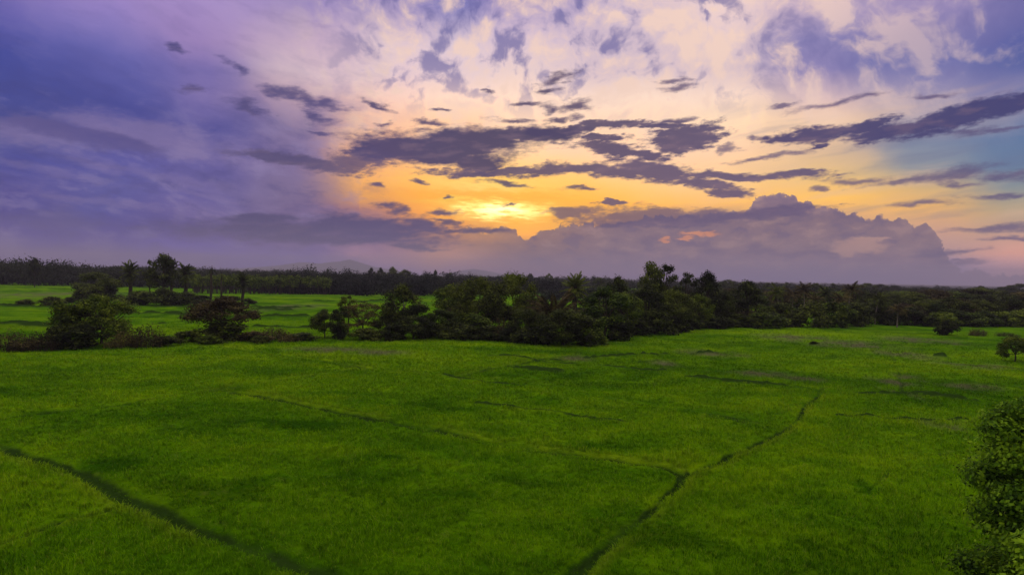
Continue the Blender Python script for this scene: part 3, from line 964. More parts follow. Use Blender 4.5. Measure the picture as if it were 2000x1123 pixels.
# --- left hedge line
plant('round', 198, 673, 576, 104, 'broad dark tree over brown thickets, the largest beside the left hedge line', LEAF_GREEN, var=1)
plant('round', 162, 672, 588, 66, 'dense rounded tree joined to the left side of the broad hedge tree', LEAF_DARK, var=2)
plant('column', 128, 677, 588, 46, 'ivy-green leafy tree column pressed against the left flank of the broad hedge tree', LEAF_GREEN)
plant('shrub', 152, 679, 632, 80, 'black-green bush mass at the foot of the broad hedge tree', LEAF_DARK)
plant('shrub', 112, 681, 636, 42, 'low dark bush left of the vine-covered tree', LEAF_DARK)
plant('brush', 30, 684, 644, 90, 'brown weedy thicket at the left edge of the photo', LEAF_BROWN)
plant('brush', 80, 683, 646, 70, 'brown weedy thicket between the edge and the dark bush', LEAF_BROWN)
plant('brush', 285, 677, 632, 66, 'tall reddish brown thicket right of the broad hedge tree', LEAF_BROWN)
plant('brush', 238, 679, 645, 60, 'short brown thicket under the right side of the broad hedge tree', LEAF_BROWN)
plant('shrub', 325, 675, 655, 60, 'low green shrub right of the reddish brown thicket', LEAF_DARK)
plant('shrub', 368, 668, 646, 48, 'low green shrub just left of the umbrella tree', LEAF_DARK)
plant('umbrella', 433, 664, 579, 116, 'lone umbrella-shaped tree with a domed brown-green crown', LEAF_BROWN, var=0)
plant('shrub', 440, 667, 626, 88, 'dense dark bush growing beneath the umbrella tree', LEAF_DARK)
plant('shrub', 410, 672, 655, 50, 'small shrub in front of the umbrella tree', LEAF_GREEN)
plant('shrub', 500, 668, 646, 60, 'low olive shrub right of the umbrella tree', LEAF_BROWN)
plant('brush', 535, 663, 636, 56, 'brown thicket in the gap between umbrella tree and middle grove', LEAF_BROWN)
plant('shrub', 508, 671, 655, 36, 'small dark shrub before the brown gap thicket', LEAF_DARK)
plant('shrub', 590, 665, 649, 52, 'low dark shrub at the left end of the middle grove', LEAF_DARK)
plant('brush', 565, 668, 650, 40, 'small grey brown thicket beside the low dark end shrub', LEAF_BROWN)
# --- middle grove, left part
plant('round', 634, 661, 604, 52, 'small spreading tree at the left tip of the middle grove', LEAF_DARK, var=1)
plant('column', 666, 664, 598, 32, 'narrow dark leafy tree next to the small spreading tree', LEAF_DARK)
plant('sparse', 680, 655, 577, 40, 'round-headed slim tree rising behind the layered tree', LEAF_DARK, var=1)
plant('layered', 708, 658, 588, 88, 'wide layered tree with flat brown boughs', LEAF_BROWN, var=0)
plant('shrub', 720, 664, 641, 60, 'dark scrub at the foot of the layered tree', LEAF_DARK)
plant('shrub', 722, 660, 640, 18, 'small upright bush under the flat boughs', LEAF_DARK)
plant('round', 786, 658, 556, 80, 'tall tree with a pale trunk and full dark crown in the left of the grove', LEAF_DARK, bark=BARK_PALE, var=3)
plant('round', 808, 663, 617, 86, 'broad dark bush tree in front of the pale-trunked tree', LEAF_DARK, var=2)
plant('shrub', 770, 665, 632, 50, 'dark bush left of the pale-trunked tree foot', LEAF_DARK)
plant('round', 858, 660, 604, 70, 'light green bushy tree right of the pale-trunked tree', LEAF_GREEN, var=3)
plant('round', 880, 640, 556, 64, 'dim grey-green tree behind the first big round tree', LEAF_GREEN, var=0)
plant('round', 926, 652, 541, 92, 'big round dark tree, left one of the two dominating the grove', LEAF_DARK, var=1)
plant('shrub', 930, 662, 612, 62, 'leafy green shrub before the left big round tree', LEAF_GREEN)
plant('shrub', 888, 663, 628, 40, 'dark shrub at the field edge below the dim grey-green tree', LEAF_DARK)
plant('round', 1006, 650, 534, 96, 'big round dark tree, right one of the two dominating the grove', LEAF_DARK, var=2)
plant('brush', 978, 664, 618, 54, 'reddish brown thicket between the two big round trees', LEAF_BROWN)
# --- middle grove, right part
plant('nipa', 1082, 660, 560, 104, 'palm with long arching grey fronds in the heart of the grove', LEAF_BROWN)
plant('sugar', 1122, 632, 528, 50, 'stout palm with an upright feathery crown against the sky', LEAF_DARK, var=0)
plant('round', 1030, 668, 603, 72, 'round bush tree left of the arching palm', LEAF_DARK, var=0)
plant('round', 1100, 674, 604, 110, 'wide dark bush tree below the arching palm at the field edge', LEAF_DARK, var=3)
plant('shrub', 1052, 672, 628, 76, 'dark rounded shrub under the arching palm', LEAF_DARK)
plant('shrub', 1152, 673, 620, 66, 'dark shrub at the right corner of the grove front', LEAF_GREEN)
plant('round', 1180, 664, 560, 84, 'yellow-green topped tree right of the stout palm', LEAF_LIT, var=1)
plant('round', 1220, 656, 572, 66, 'green tree tucked beside the yellow-green topped tree', LEAF_GREEN, var=2)
plant('shrub', 1205, 664, 618, 56, 'dark bush on the right slope of the grove', LEAF_DARK)
plant('round', 1206, 640, 540, 56, 'dark tree standing behind the yellow-green topped tree', LEAF_DARK, var=3)
plant('round', 1268, 636, 512, 62, 'tallest tree on the skyline with a forked airy crown', LEAF_DARK, var=0)
plant('sparse', 1296, 637, 516, 42, 'airy companion right of the tallest skyline tree', LEAF_DARK, var=0)
plant('sparse', 1338, 632, 532, 44, 'see-through small crown right of the tallest skyline tree', LEAF_DARK, var=1)
plant('tall', 1380, 638, 529, 46, 'slender dark tree with a lumpy top right of the see-through crown', LEAF_DARK, var=1)
plant('round', 1262, 650, 556, 64, 'dense dark tree under the tallest skyline tree', LEAF_DARK, var=1)
plant('round', 1312, 646, 566, 84, 'dense broad tree at the edge of the field below the airy companion', LEAF_DARK, var=2)
plant('shrub', 1280, 652, 604, 70, 'dark bush mass closing the grove towards the right field', LEAF_DARK)
plant('round', 1362, 640, 576, 60, 'green bushy tree left foot of the slender dark tree', LEAF_GREEN, var=3)
plant('round', 1404, 637, 570, 62, 'dark bushy tree right foot of the slender dark tree', LEAF_DARK, var=0)
plant('shrub', 1385, 640, 612, 80, 'low dark shrub below the slender dark tree', LEAF_DARK)
plant('tall', 1457, 636, 548, 58, 'dark pointed tree standing before the right wood', LEAF_DARK, var=2)
plant('shrub', 1494, 640, 610, 70, 'low pale green bush at the start of the palm row', LEAF_GREEN)
plant('shrub', 1440, 639, 612, 50, 'low dark bush left of the pale green bush', LEAF_DARK)
r1 = np.random.default_rng(15)
for j, (px, by, ty) in enumerate([(752, 656, 606), (832, 650, 612), (900, 648, 580), (952, 646, 572), (984, 646, 584), (1040, 644, 566), (1062, 652, 592), (1092, 640, 572), (1140, 648, 584), (1160, 634, 566), (1196, 646, 584), (1234, 640, 562), (1254, 636, 572), (1300, 634, 562), (1330, 632, 574), (1350, 638, 590), (1382, 632, 574), (1424, 630, 572), (1440, 632, 584), (1478, 630, 578)]):
    plant('round', px, by, ty + 14 + r1.normal() * 3, 56 + r1.random() * 18, 'dark crown filling the middle grove behind its front trees', [LEAF_DARK, LEAF_DARK, LEAF_BROWN, LEAF_GREEN][j % 4], 'inner trees of the middle grove')
for j, (px, by, ty) in enumerate([(836, 662, 636), (868, 663, 634), (905, 664, 636), (958, 664, 634), (1000, 668, 634), (1022, 671, 636), (1128, 674, 640), (1240, 655, 622), (1318, 648, 618), (1345, 643, 616), (1415, 638, 614), (1462, 639, 616)]):
    plant('shrub', px, by, ty + r1.normal() * 2, 48 + r1.random() * 16, 'low dark scrub along the front foot of the middle grove', LEAF_DARK, 'front scrub of the middle grove')
# --- right wood: coconut palms
for j, (px, by, ty, wd, lb) in enumerate([
        (1521, 622, 552, 42, 'coconut palm leftmost of the row in the right wood'),
        (1547, 624, 560, 40, 'coconut palm second in the row, crown beneath its neighbours'),
        (1571, 618, 549, 42, 'high coconut palm third in the row of the right wood'),
        (1614, 626, 558, 42, 'coconut palm with dark crown before the dense scrub'),
        (1656, 620, 548, 44, 'coconut palm whose crown stands clear against the sky'),
        (1641, 632, 570, 40, 'low coconut palm under the clear-standing one'),
        (1709, 634, 566, 44, 'coconut palm with a bright white trunk'),
        (1752, 640, 594, 42, 'short coconut palm at the edge of the field, pale trunk'),
        (1590, 628, 572, 38, 'coconut palm half hidden between third and fourth palm')]):
    plant('coconut', px, by, ty, wd, lb, LEAF_BROWN if j % 3 else LEAF_DARK, 'coconut palms in the right wood')
for (px, by, ty, wd, lb, mt) in [
        (1530, 637, 592, 60, 'dark bush under the leftmost coconut palm', LEAF_DARK),
        (1580, 639, 588, 70, 'dark bush under the third coconut palm', LEAF_DARK),
        (1630, 639, 590, 66, 'round bush under the low coconut palm', LEAF_GREEN),
        (1676, 637, 592, 54, 'dark bush left of the white-trunked palm', LEAF_DARK),
        (1725, 634, 600, 54, 'dark bush between white-trunked and short palm', LEAF_DARK),
        (1785, 636, 600, 60, 'dark bush right of the short coconut palm', LEAF_DARK)]:
    plant('shrub', px, by, ty, wd, lb, mt)
# right wood: the other trees of the edge and behind it
r2 = np.random.default_rng(5)
xs = list(np.linspace(1690, 2075, 15))
for j, px in enumerate(xs):
    plant('round', px + r2.normal() * 4, 632 + r2.normal(), 592 + r2.normal() * 6, 56 + r2.random() * 16, 'dark bushy tree in the closed front row of the right wood', [LEAF_DARK, LEAF_GREEN, LEAF_DARK, LEAF_BROWN][j % 4], 'front trees of the right wood')
for j, px in enumerate(np.linspace(1838, 2075, 9)):
    plant('shrub', px, 637, 606 + r2.normal() * 4, 46 + r2.random() * 12, 'pale green bush fringing the right wood', LEAF_GREEN, 'fringe bushes of the right wood')
for j, px in enumerate(np.linspace(1395, 2090, 30)):
    plant(['round', 'tall', 'round'][j % 3], px + r2.normal() * 8, 610 + r2.normal() * 3, 570 + r2.normal() * 5, 50 + r2.random() * 20, 'dark crown in the body of the right wood', [LEAF_DARK, LEAF_BROWN, LEAF_DARK, LEAF_GREEN][j % 4], 'inner trees of the right wood')
# skyline trees over the right wood
for (px, ty, wd, kd, lb) in [
        (1627, 553, 12, 'tall', 'small dark skyline tree left of the clear-standing palm'),
        (1695, 553, 34, 'round', 'broad skyline crown right of the clear-standing palm'),
        (1745, 557, 26, 'layered', 'flat skyline crown above the short palm'),
        (1817, 563, 10, 'umbrella', 'tiny parasol-shaped tree on the right skyline'),
        (1862, 565, 18, 'layered', 'small spreading tree on the right skyline'),
        (1916, 558, 18, 'umbrella', 'mushroom-shaped tree on the right skyline'),
        (1956, 560, 24, 'round', 'round skyline tree left of the right edge hill trees'),
        (1990, 554, 40, 'round', 'broad skyline tree at the right edge of the photo'),
        (1420, 546, 30, 'round', 'bluish skyline crown behind the slender dark tree'),
        (1010, 540, 22, 'round', 'rounded crown behind the right big round tree'),
        (1170, 542, 26, 'tall', 'pointed crown between the stout palm and the tallest skyline tree'),
        (1216, 546, 20, 'round', 'low crown just left of the tallest skyline tree'),
        (1500, 552, 20, 'round', 'little crown left of the leftmost coconut palm'),
        (1535, 551, 16, 'sparse', 'thin crown between the first two coconut palms'),
        (1595, 553, 24, 'round', 'rounded crown right of the high coconut palm'),
        (1672, 556, 22, 'tall', 'pointed crown right beside the clear-standing palm'),
        (1720, 555, 30, 'broad', 'wide skyline crown above the white-trunked palm'),
        (1775, 563, 22, 'round', 'low skyline crown right of the flat crown'),
        (1890, 566, 24, 'broad', 'low wide crown left of the mushroom-shaped tree'),
        (1936, 564, 18, 'round', 'little crown right of the mushroom-shaped tree'),
        (1972, 557, 30, 'broad', 'wide crown left of the broad right edge skyline tree')]:
    plant(kd, px, 574 + max(0, px - 1400) * 0.014, ty, wd, lb, LEAF_DARK, 'skyline trees')
# --- field shrubs on the right
plant('shrub', 1848, 654, 626, 36, 'round dark bush alone in the right field', LEAF_DARK, var=1)
plant('shrub', 1843, 653, 622, 18, 'small top-knot shrub grown into the round field bush', LEAF_DARK, var=2)
plant('brush', 1911, 656, 640, 34, 'grey low thicket in the right field beside the round bush', LEAF_BROWN)
plant('round', 1982, 707, 656, 58, 'small lone tree with a bare trunk in the right field', LEAF_GREEN, var=3)
plant('shrub', 1590, 672, 666, 16, 'tiny dark tuft bush in the middle of the right field', LEAF_DARK)
plant('brush', 1965, 657, 648, 40, 'low scrub behind the small lone tree', LEAF_DARK)
# --- left palm grove in the far field
plant('sugar', 254, 591, 506, 34, 'stout palm with thick trunk, leftmost in the far palm grove', LEAF_DARK, var=1)
plant('tall', 318, 592, 496, 50, 'tallest shaggy tree in the far palm grove', LEAF_DARK, var=2)
plant('sugar', 334, 590, 497, 26, 'palm spear rising from the shaggy tree in the far grove', LEAF_DARK, var=0)
plant('sugar', 362, 589, 511, 36, 'palm with ragged crown right of the shaggy tree', LEAF_DARK, var=1)
plant('sparse', 292, 590, 508, 26, 'thin tree between the leftmost palm and the shaggy tree', LEAF_DARK)
plant('snag', 412, 586, 526, 22, 'nearly bare palm stem in the far grove', LEAF_DARK)
plant('snag', 432, 585, 534, 18, 'shorter bare palm stem in the far grove', LEAF_DARK)
plant('sugar', 474, 592, 528, 28, 'palm at the right end of the far grove', LEAF_DARK, var=0)
plant('round', 188, 587, 532, 78, 'loose dark tree left of the far palm grove', LEAF_DARK, var=0)
plant('shrub', 165, 589, 556, 46, 'dark bush at the foot of the loose dark tree', LEAF_DARK)
plant('shrub', 215, 586, 560, 34, 'dark bush between loose tree and leftmost palm', LEAF_DARK)
for (px, by, ty, wd, lb) in [
        (272, 596, 568, 60, 'dark shrub around the leftmost palm trunk'), (320, 597, 562, 60, 'dark shrub under the shaggy tree'),
        (360, 596, 570, 50, 'dark shrub under the ragged palm'), (395, 592, 576, 40, 'low shrub under the bare palm stems'),
        (450, 592, 578, 36, 'low shrub left of the end palm'), (486, 594, 582, 26, 'low shrub right of the end palm'),
        (102, 598, 579, 36, 'dark shrub alone in the far left field'), (50, 598, 584, 30, 'small shrub nearest the left edge in the far field'),
        (135, 592, 580, 22, 'small shrub by the loose dark tree')]:
    plant('shrub', px, by, ty, wd, lb, LEAF_DARK)
# skyline single trees of the far forest
for (px, ty, wd, kd, lb) in [(68, 504, 20, 'round', 'lone crown above the far left forest'), (725, 523, 17, 'round', 'left one of three small crowns on the middle skyline'),
                             (743, 523, 17, 'round', 'centre one of three small crowns on the middle skyline'), (766, 521, 20, 'tall', 'right and highest of three small crowns on the middle skyline'),
                             (790, 527, 30, 'round', 'low wide crown beside the three skyline crowns'), (850, 527, 9, 'tall', 'thin solitary tree on the middle skyline'),
                             (879, 532, 8, 'tall', 'smaller solitary tree on the middle skyline'), (1035, 534, 12, 'umbrella', 'parasol crown on the skyline over the right big round tree'),
                             (1072, 534, 14, 'round', 'dark crown on the skyline left of the stout palm')]:
    plant(kd, px, 561, ty, wd, lb, LEAF_DARK, 'skyline trees')


# ------------------------------------------------------------------ rice field
# dark seams between the paddies: (pixel polyline on the ground, width m, strength, bund side offset m)
SEAMS = [
    ([(-160, 800), (0, 868), (60, 893), (125, 914), (190, 938), (240, 963), (280, 985), (350, 1012), (450, 1056), (560, 1098), (650, 1130), (760, 1180)], 0.9, 1.0, -1.0),
    ([(240, 978), (190, 996), (125, 1015), (60, 1036), (0, 1060), (-80, 1090)], 0.5, 0.9, 0.6),
    ([(-120, 834), (0, 818), (100, 806), (190, 800), (250, 786), (300, 775), (350, 766), (410, 763)], 0.7, 0.85, 0),
    ([(410, 763), (450, 760), (490, 749), (570, 738), (640, 730), (700, 720), (740, 722)], 0.6, 0.7, 0.8),
    ([(450, 768), (510, 776), (560, 788), (640, 803), (700, 812), (780, 830), (860, 840), (950, 860), (1060, 876), (1150, 890), (1230, 900), (1300, 916), (1335, 930)], 0.65, 0.95, 0.9),
    ([(1606, 758), (1592, 775), (1578, 795), (1562, 814), (1530, 840)], 0.48, 0.8, 0.6),
    ([(1530, 840), (1470, 868), (1400, 906), (1335, 930), (1308, 962), (1262, 1010), (1205, 1050), (1145, 1095), (1105, 1130), (1060, 1180)], 0.62, 1.0, 0.85),
    ([(430, 676), (470, 682), (530, 690), (620, 705), (700, 716), (760, 726), (840, 733), (900, 735), (960, 721), (1010, 712), (1070, 698), (1130, 690)], 0.6, 0.8, 0.7),
    ([(870, 736), (920, 744), (980, 752), (1060, 752)], 0.4, 0.5, 0),
    ([(1020, 720), (1050, 722), (1085, 724)], 1.2, 0.9, 0),
    ([(1140, 772), (1220, 785), (1300, 796), (1380, 808), (1465, 821)], 0.5, 0.8, 0),
    ([(1375, 806), (1420, 815), (1468, 821)], 1.3, 1.0, 0),
    ([(1350, 738), (1430, 745), (1525, 752)], 0.7, 1.0, 0),
    ([(1525, 752), (1600, 764), (1700, 772), (1800, 776), (1860, 780), (1960, 790), (2060, 796)], 0.4, 0.55, -0.6),
    ([(1800, 774), (1840, 777), (1868, 780)], 1.1, 1.0, 0),
    ([(1820, 738), (1880, 742), (2010, 756), (2120, 764)], 0.6, 0.8, 0),
    ([(1820, 697), (1850, 698), (1890, 700)], 0.35, 0.9, 0),
    ([(1870, 711), (1930, 713), (2010, 722)], 0.8, 0.8, 0),
    ([(1690, 975), (1705, 955), (1722, 935), (1745, 905), (1775, 888), (1795, 880)], 0.3, 0.4, 0),
    ([(1760, 892), (1795, 884)], 0.6, 0.8, 0),
    ([(1140, 700), (1260, 694), (1400, 690)], 0.5, 0.6, 0), ([(960, 696), (1100, 706)], 0.5, 0.5, 0), ([(0, 760), (180, 748), (350, 738)], 0.4, 0.5, 0), ([(1620, 690), (1720, 700), (1830, 712)], 0.6, 0.6, 0), ([(1450, 716), (1580, 728), (1740, 742)], 0.5, 0.6, 0), ([(1765, 772), (1760, 740), (1750, 712), (1742, 690)], 0.5, 0.5, 0), ([(930, 790), (1080, 806), (1220, 826)], 0.4, 0.45, 0),
    ([(1640, 815), (1700, 812), (1800, 822), (1880, 820)], 0.4, 0.5, 0), ([(180, 726), (330, 716), (470, 708)], 0.5, 0.45, 0),
    ([(1800, 885), (1850, 882), (1900, 892), (1960, 905)], 0.6, 0.6, 0),
    ([(1230, 708), (1320, 700)], 0.7, 0.8, 0),
    ([(1060, 708), (1140, 712), (1230, 722), (1330, 728)], 0.4, 0.5, 0),
    ([(1240, 652), (1340, 666), (1450, 670), (1540, 676)], 0.6, 0.6, 0),
    ([(220, 698), (330, 692), (430, 689)], 0.5, 0.6, 0),
    ([(470, 1080), (530, 1100), (580, 1120)], 0.5, 0.8, 0.5),
    # far fields
    ([(-60, 634), (40, 632), (110, 638)], 1.6, 0.9, 0), ([(0, 596), (60, 600), (180, 602)], 1.6, 0.8, 0), ([(230, 614), (320, 612), (360, 616)], 1.4, 0.8, 0),
    ([(240, 598), (330, 600), (440, 602), (560, 606)], 1.2, 0.8, 0), ([(500, 600), (540, 602), (600, 600)], 1.4, 0.9, 0), ([(505, 618), (580, 618), (640, 616)], 1.0, 0.8, 0), ([(500, 638), (560, 640), (600, 640)], 1.0, 0.8, 0), ([(300, 634), (350, 630)], 1.0, 0.6, 0), ([(620, 588), (700, 590), (760, 586)], 1.4, 0.6, 0),
]
SPOTS = [(1380, 690, 55, 8), (1120, 700, 40, 6), (1430, 692, 30, 6), (1660, 672, 90, 10), (1760, 692, 50, 9), (1800, 665, 80, 8), (1740, 745, 30, 10), (1780, 738, 25, 7), (1850, 832, 50, 12), (1900, 715, 70, 8), (650, 685, 90, 6), (1560, 660, 80, 8), (560, 600, 60, 8), (80, 575, 120, 8), (1300, 712, 30, 8), (1570, 740, 40, 6), (1480, 730, 60, 6), (1760, 770, 10, 14), (740, 690, 60, 5), (420, 605, 40, 6), (1900, 755, 60, 7)]


# plots of differing green, near ones deepened to paint in light falloff: polygon on the ground, shift towards pale (+) or deep green (-)
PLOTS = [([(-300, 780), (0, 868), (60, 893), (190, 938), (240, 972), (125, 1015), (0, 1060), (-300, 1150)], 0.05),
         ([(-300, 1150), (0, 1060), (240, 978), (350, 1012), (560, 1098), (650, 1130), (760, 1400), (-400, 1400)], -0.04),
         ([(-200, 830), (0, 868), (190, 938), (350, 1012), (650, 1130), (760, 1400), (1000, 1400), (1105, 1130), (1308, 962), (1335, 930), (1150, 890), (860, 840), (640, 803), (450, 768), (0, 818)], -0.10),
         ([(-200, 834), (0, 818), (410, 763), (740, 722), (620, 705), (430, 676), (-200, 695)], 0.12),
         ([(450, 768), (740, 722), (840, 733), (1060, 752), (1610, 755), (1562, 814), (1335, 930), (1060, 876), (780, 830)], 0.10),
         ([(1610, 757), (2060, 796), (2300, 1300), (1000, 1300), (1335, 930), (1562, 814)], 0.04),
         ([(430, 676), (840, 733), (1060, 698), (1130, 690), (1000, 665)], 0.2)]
# lodged, deeper green hollows: column, row, half width, half height, depth
HOLLOWS = [(440, 962, 75, 16, 0.8), (520, 940, 60, 10, 0.4), (1060, 940, 90, 9, 0.5), (340, 990, 40, 10, 0.5), (740, 900, 50, 8, 0.5), (900, 960, 60, 10, 0.35), (1300, 1060, 60, 20, 0.4), (1380, 1080, 60, 22, 0.45), (200, 905, 60, 14, 0.5), (1180, 870, 120, 10, 0.4), (1480, 835, 60, 8, 0.4), (1700, 960, 30, 12, 0.5), (820, 790, 70, 6, 0.4), (650, 770, 90, 6, 0.3), (560, 830, 100, 8, 0.3)]


def tone_field(X, Y):
    t = np.zeros(len(X))
    jx = X + (fbm(X / 4, Y / 4, 61, 2) - 0.5) * 2.0
    jy = Y + (fbm(X / 4, Y / 4, 62, 2) - 0.5) * 2.0
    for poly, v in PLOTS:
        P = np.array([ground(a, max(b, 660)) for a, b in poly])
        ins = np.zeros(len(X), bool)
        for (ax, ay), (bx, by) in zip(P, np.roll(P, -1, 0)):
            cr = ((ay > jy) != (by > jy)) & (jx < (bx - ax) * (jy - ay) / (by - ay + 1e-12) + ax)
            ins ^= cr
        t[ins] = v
    for px, py, rx, ry, v in HOLLOWS:
        cx, cy = ground(px, py)
        ax = rx / FPX * cy
        ay = abs(ground(px, py - ry)[1] - ground(px, py + ry)[1]) / 2
        q = np.hypot((jx - cx) / ax, (jy - cy) / ay)
        t -= v * np.clip(1.35 - q, 0, 1)
    # broad drifts running across the plain, and metre-scale mottling
    t += 0.9 * (fbm(X / 26, Y / 9, 71, 4) - 0.5) + 0.9 * (fbm(X / 3.5, Y / 2.6, 73, 4) - 0.5)
    return t


def weed_field(X, Y):
    w = np.zeros(len(X))
    for px, py, rx, ry in SPOTS:
        cx, cy = ground(px, py)
        ax = rx / FPX * cy
        ay = abs(ground(px, py - ry)[1] - ground(px, py + ry)[1]) / 2
        q = np.hypot((X - cx) / ax, (Y - cy) / ay)
        w = np.maximum(w, np.clip(1.3 - q, 0, 1))
    return w * np.clip((fbm(X / 2.2, Y / 2.2, 83, 4) - 0.34) / 0.22, 0, 1)


def seam_fields(X, Y):
    dark = np.zeros(len(X))
    bund = np.zeros(len(X))
    clear = np.full(len(X), 9.0)
    tus = np.zeros(len(X))
    jx = (fbm(X / 3.2, Y / 3.2, 3, 3) - 0.5) * 1.5
    jy = (fbm(X / 3.2, Y / 3.2, 8, 3) - 0.5) * 1.5
    jx = jx + (fbm(X / 0.5, Y / 0.5, 13, 2) - 0.5) * 0.5
    jy = jy + (fbm(X / 0.5, Y / 0.5, 18, 2) - 0.5) * 0.5
    brk = fbm(X / 4.0, Y / 4.0, 21, 3)
    for pts, wd, st, off in SEAMS:
        P = np.array([ground(a, b) for a, b in pts])
        sp = np.abs(np.diff(P, axis=0))
        tf = sp[:, 0].sum() / (np.hypot(sp[:, 0], sp[:, 1]).sum() + 1e-9)
        pd = np.linalg.norm(P.mean(0))
        tuss = pd > 150 or (pd > 58 and tf > 0.86)
        wd = wd * (0.80 if not tuss else 1.0) * (1 + tf * pd / 75)
        pad = 3 + wd * 4
        dist = np.linalg.norm(P.mean(0))
        jit = min(1.0, 0.35 + dist / 200)
        sel = np.where((X > P[:, 0].min() - pad) & (X < P[:, 0].max() + pad) & (Y > P[:, 1].min() - pad) & (Y < P[:, 1].max() + pad))[0]
        if not len(sel):
            continue
        x = X[sel] + jx[sel] * jit
        y = Y[sel] + jy[sel] * jit
        best = np.full(len(sel), 1e9)
        sgn = np.zeros(len(sel))
        for (ax, ay), (bx, by) in zip(P[:-1], P[1:]):
            ex, ey = bx - ax, by - ay
            L2 = ex * ex + ey * ey + 1e-9
            t = np.clip(((x - ax) * ex + (y - ay) * ey) / L2, 0, 1)
            qx, qy = x - ax - t * ex, y - ay - t * ey
            dd = np.hypot(qx, qy)
            cr = np.sign(ex * qy - ey * qx)
            m = dd < best
            best = np.where(m, dd, best)
            sgn = np.where(m, cr, sgn)
        k = np.clip((brk[sel] - 0.20) / 0.3, 0.42, 1.0)
        v = st * k * np.clip(1.25 - best / (wd * 0.62), 0, 1)
        if tuss:
            tus[sel] = np.maximum(tus[sel], v)
            continue
        dark[sel] = np.maximum(dark[sel], v)
        clear[sel] = np.minimum(clear[sel], best - wd * 0.62 * k * st + 0.35 * (1 - st))
        if off:
            bb = np.clip(1.0 - np.abs(best * sgn - np.sign(off) * (wd * 0.62 + abs(off) * 0.35)) / (abs(off) * 0.55), 0, 1) * np.clip((brk[sel] - 0.3) / 0.2, 0.15, 1)
            bund[sel] = np.maximum(bund[sel], bb * 0.9)
    return dark, bund, clear, tus


def terrain_z(X, Y):
    d = np.hypot(X, Y)
    far = np.clip((d - 1000) / 900, 0, 1)
    left = np.clip((-X / (d + 1) + 0.1) / 0.6, 0, 1)
    right = np.clip(X / (d + 1) / 0.5, 0, 1)
    return far * ((4 + 10 * left) * np.clip(1 - (d - 4000) / 3000, 0, 1) - 22 * right * np.clip((d - 900) / 1500, 0, 1) * (Y > 0))


def build_field():
    fine = np.arange(-46, 46.01, 0.11)
    coarse = np.concatenate([np.arange(-180, -46, 2.0), np.arange(47.5, 180, 2.0)])
    ang = np.radians(np.sort(np.concatenate([fine, coarse])))
    rows = np.arange(1340, 600, -1.6)
    rows = np.concatenate([rows, np.arange(600, 552, -0.8)])
    dist = CAM_H / ((rows - 540) / FPX)
    dist = np.concatenate([[0.02, 4, 8, 12], dist, [1500, 2000, 3000, 5000, 9000, 16000, 30000]])
    na, nd = len(ang), len(dist)
    A, Dd = np.meshgrid(ang, dist)
    X = (np.sin(A) * Dd).ravel()
    Y = (np.cos(A) * Dd).ravel()
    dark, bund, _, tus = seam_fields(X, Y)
    d = np.hypot(X, Y)
    zz = terrain_z(X, Y)
    # uneven crop surface: clumps, lodged stalks
    amp = np.clip(1.2 - d / 500, 0.25, 1)
    zz = zz + amp * ((fbm(X / 0.9, Y / 0.9, 31, 3) - 0.5) * 0.28 + (fbm(X / 7, Y / 7, 37, 3) - 0.5) * 0.5)
    zz = zz - dark * 0.40 + bund * 0.14 + np.clip(tus * 1.6, 0, 1) * (0.16 + 0.62 * fbm(X / 1.6, Y / 1.6, 91, 3)) * np.clip(np.hypot(X, Y) / 100, 0.7, 1.4)
    weeds = weed_field(X, Y)
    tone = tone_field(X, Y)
    V = np.stack([X, Y, zz], 1)
    i = np.arange(nd - 1)[:, None] * na
    j = np.arange(na)[None, :]
    j2 = (j + 1) % na
    Fq = np.stack([i + j, i + na + j, i + na + j2, i + j2], -1).reshape(-1, 4)
    Fq = Fq[:, ::-1]
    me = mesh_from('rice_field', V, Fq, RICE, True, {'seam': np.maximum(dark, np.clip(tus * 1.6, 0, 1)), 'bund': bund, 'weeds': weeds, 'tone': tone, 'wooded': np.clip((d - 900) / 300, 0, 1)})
    o = bpy.data.objects.new('rice_field', me)
    COL.objects.link(o)
    o['kind'] = 'structure'
    return o


def attr(N, name):
    a = N.n.new('ShaderNodeAttribute')
    a.attribute_name = name
    return a.outputs['Fac']


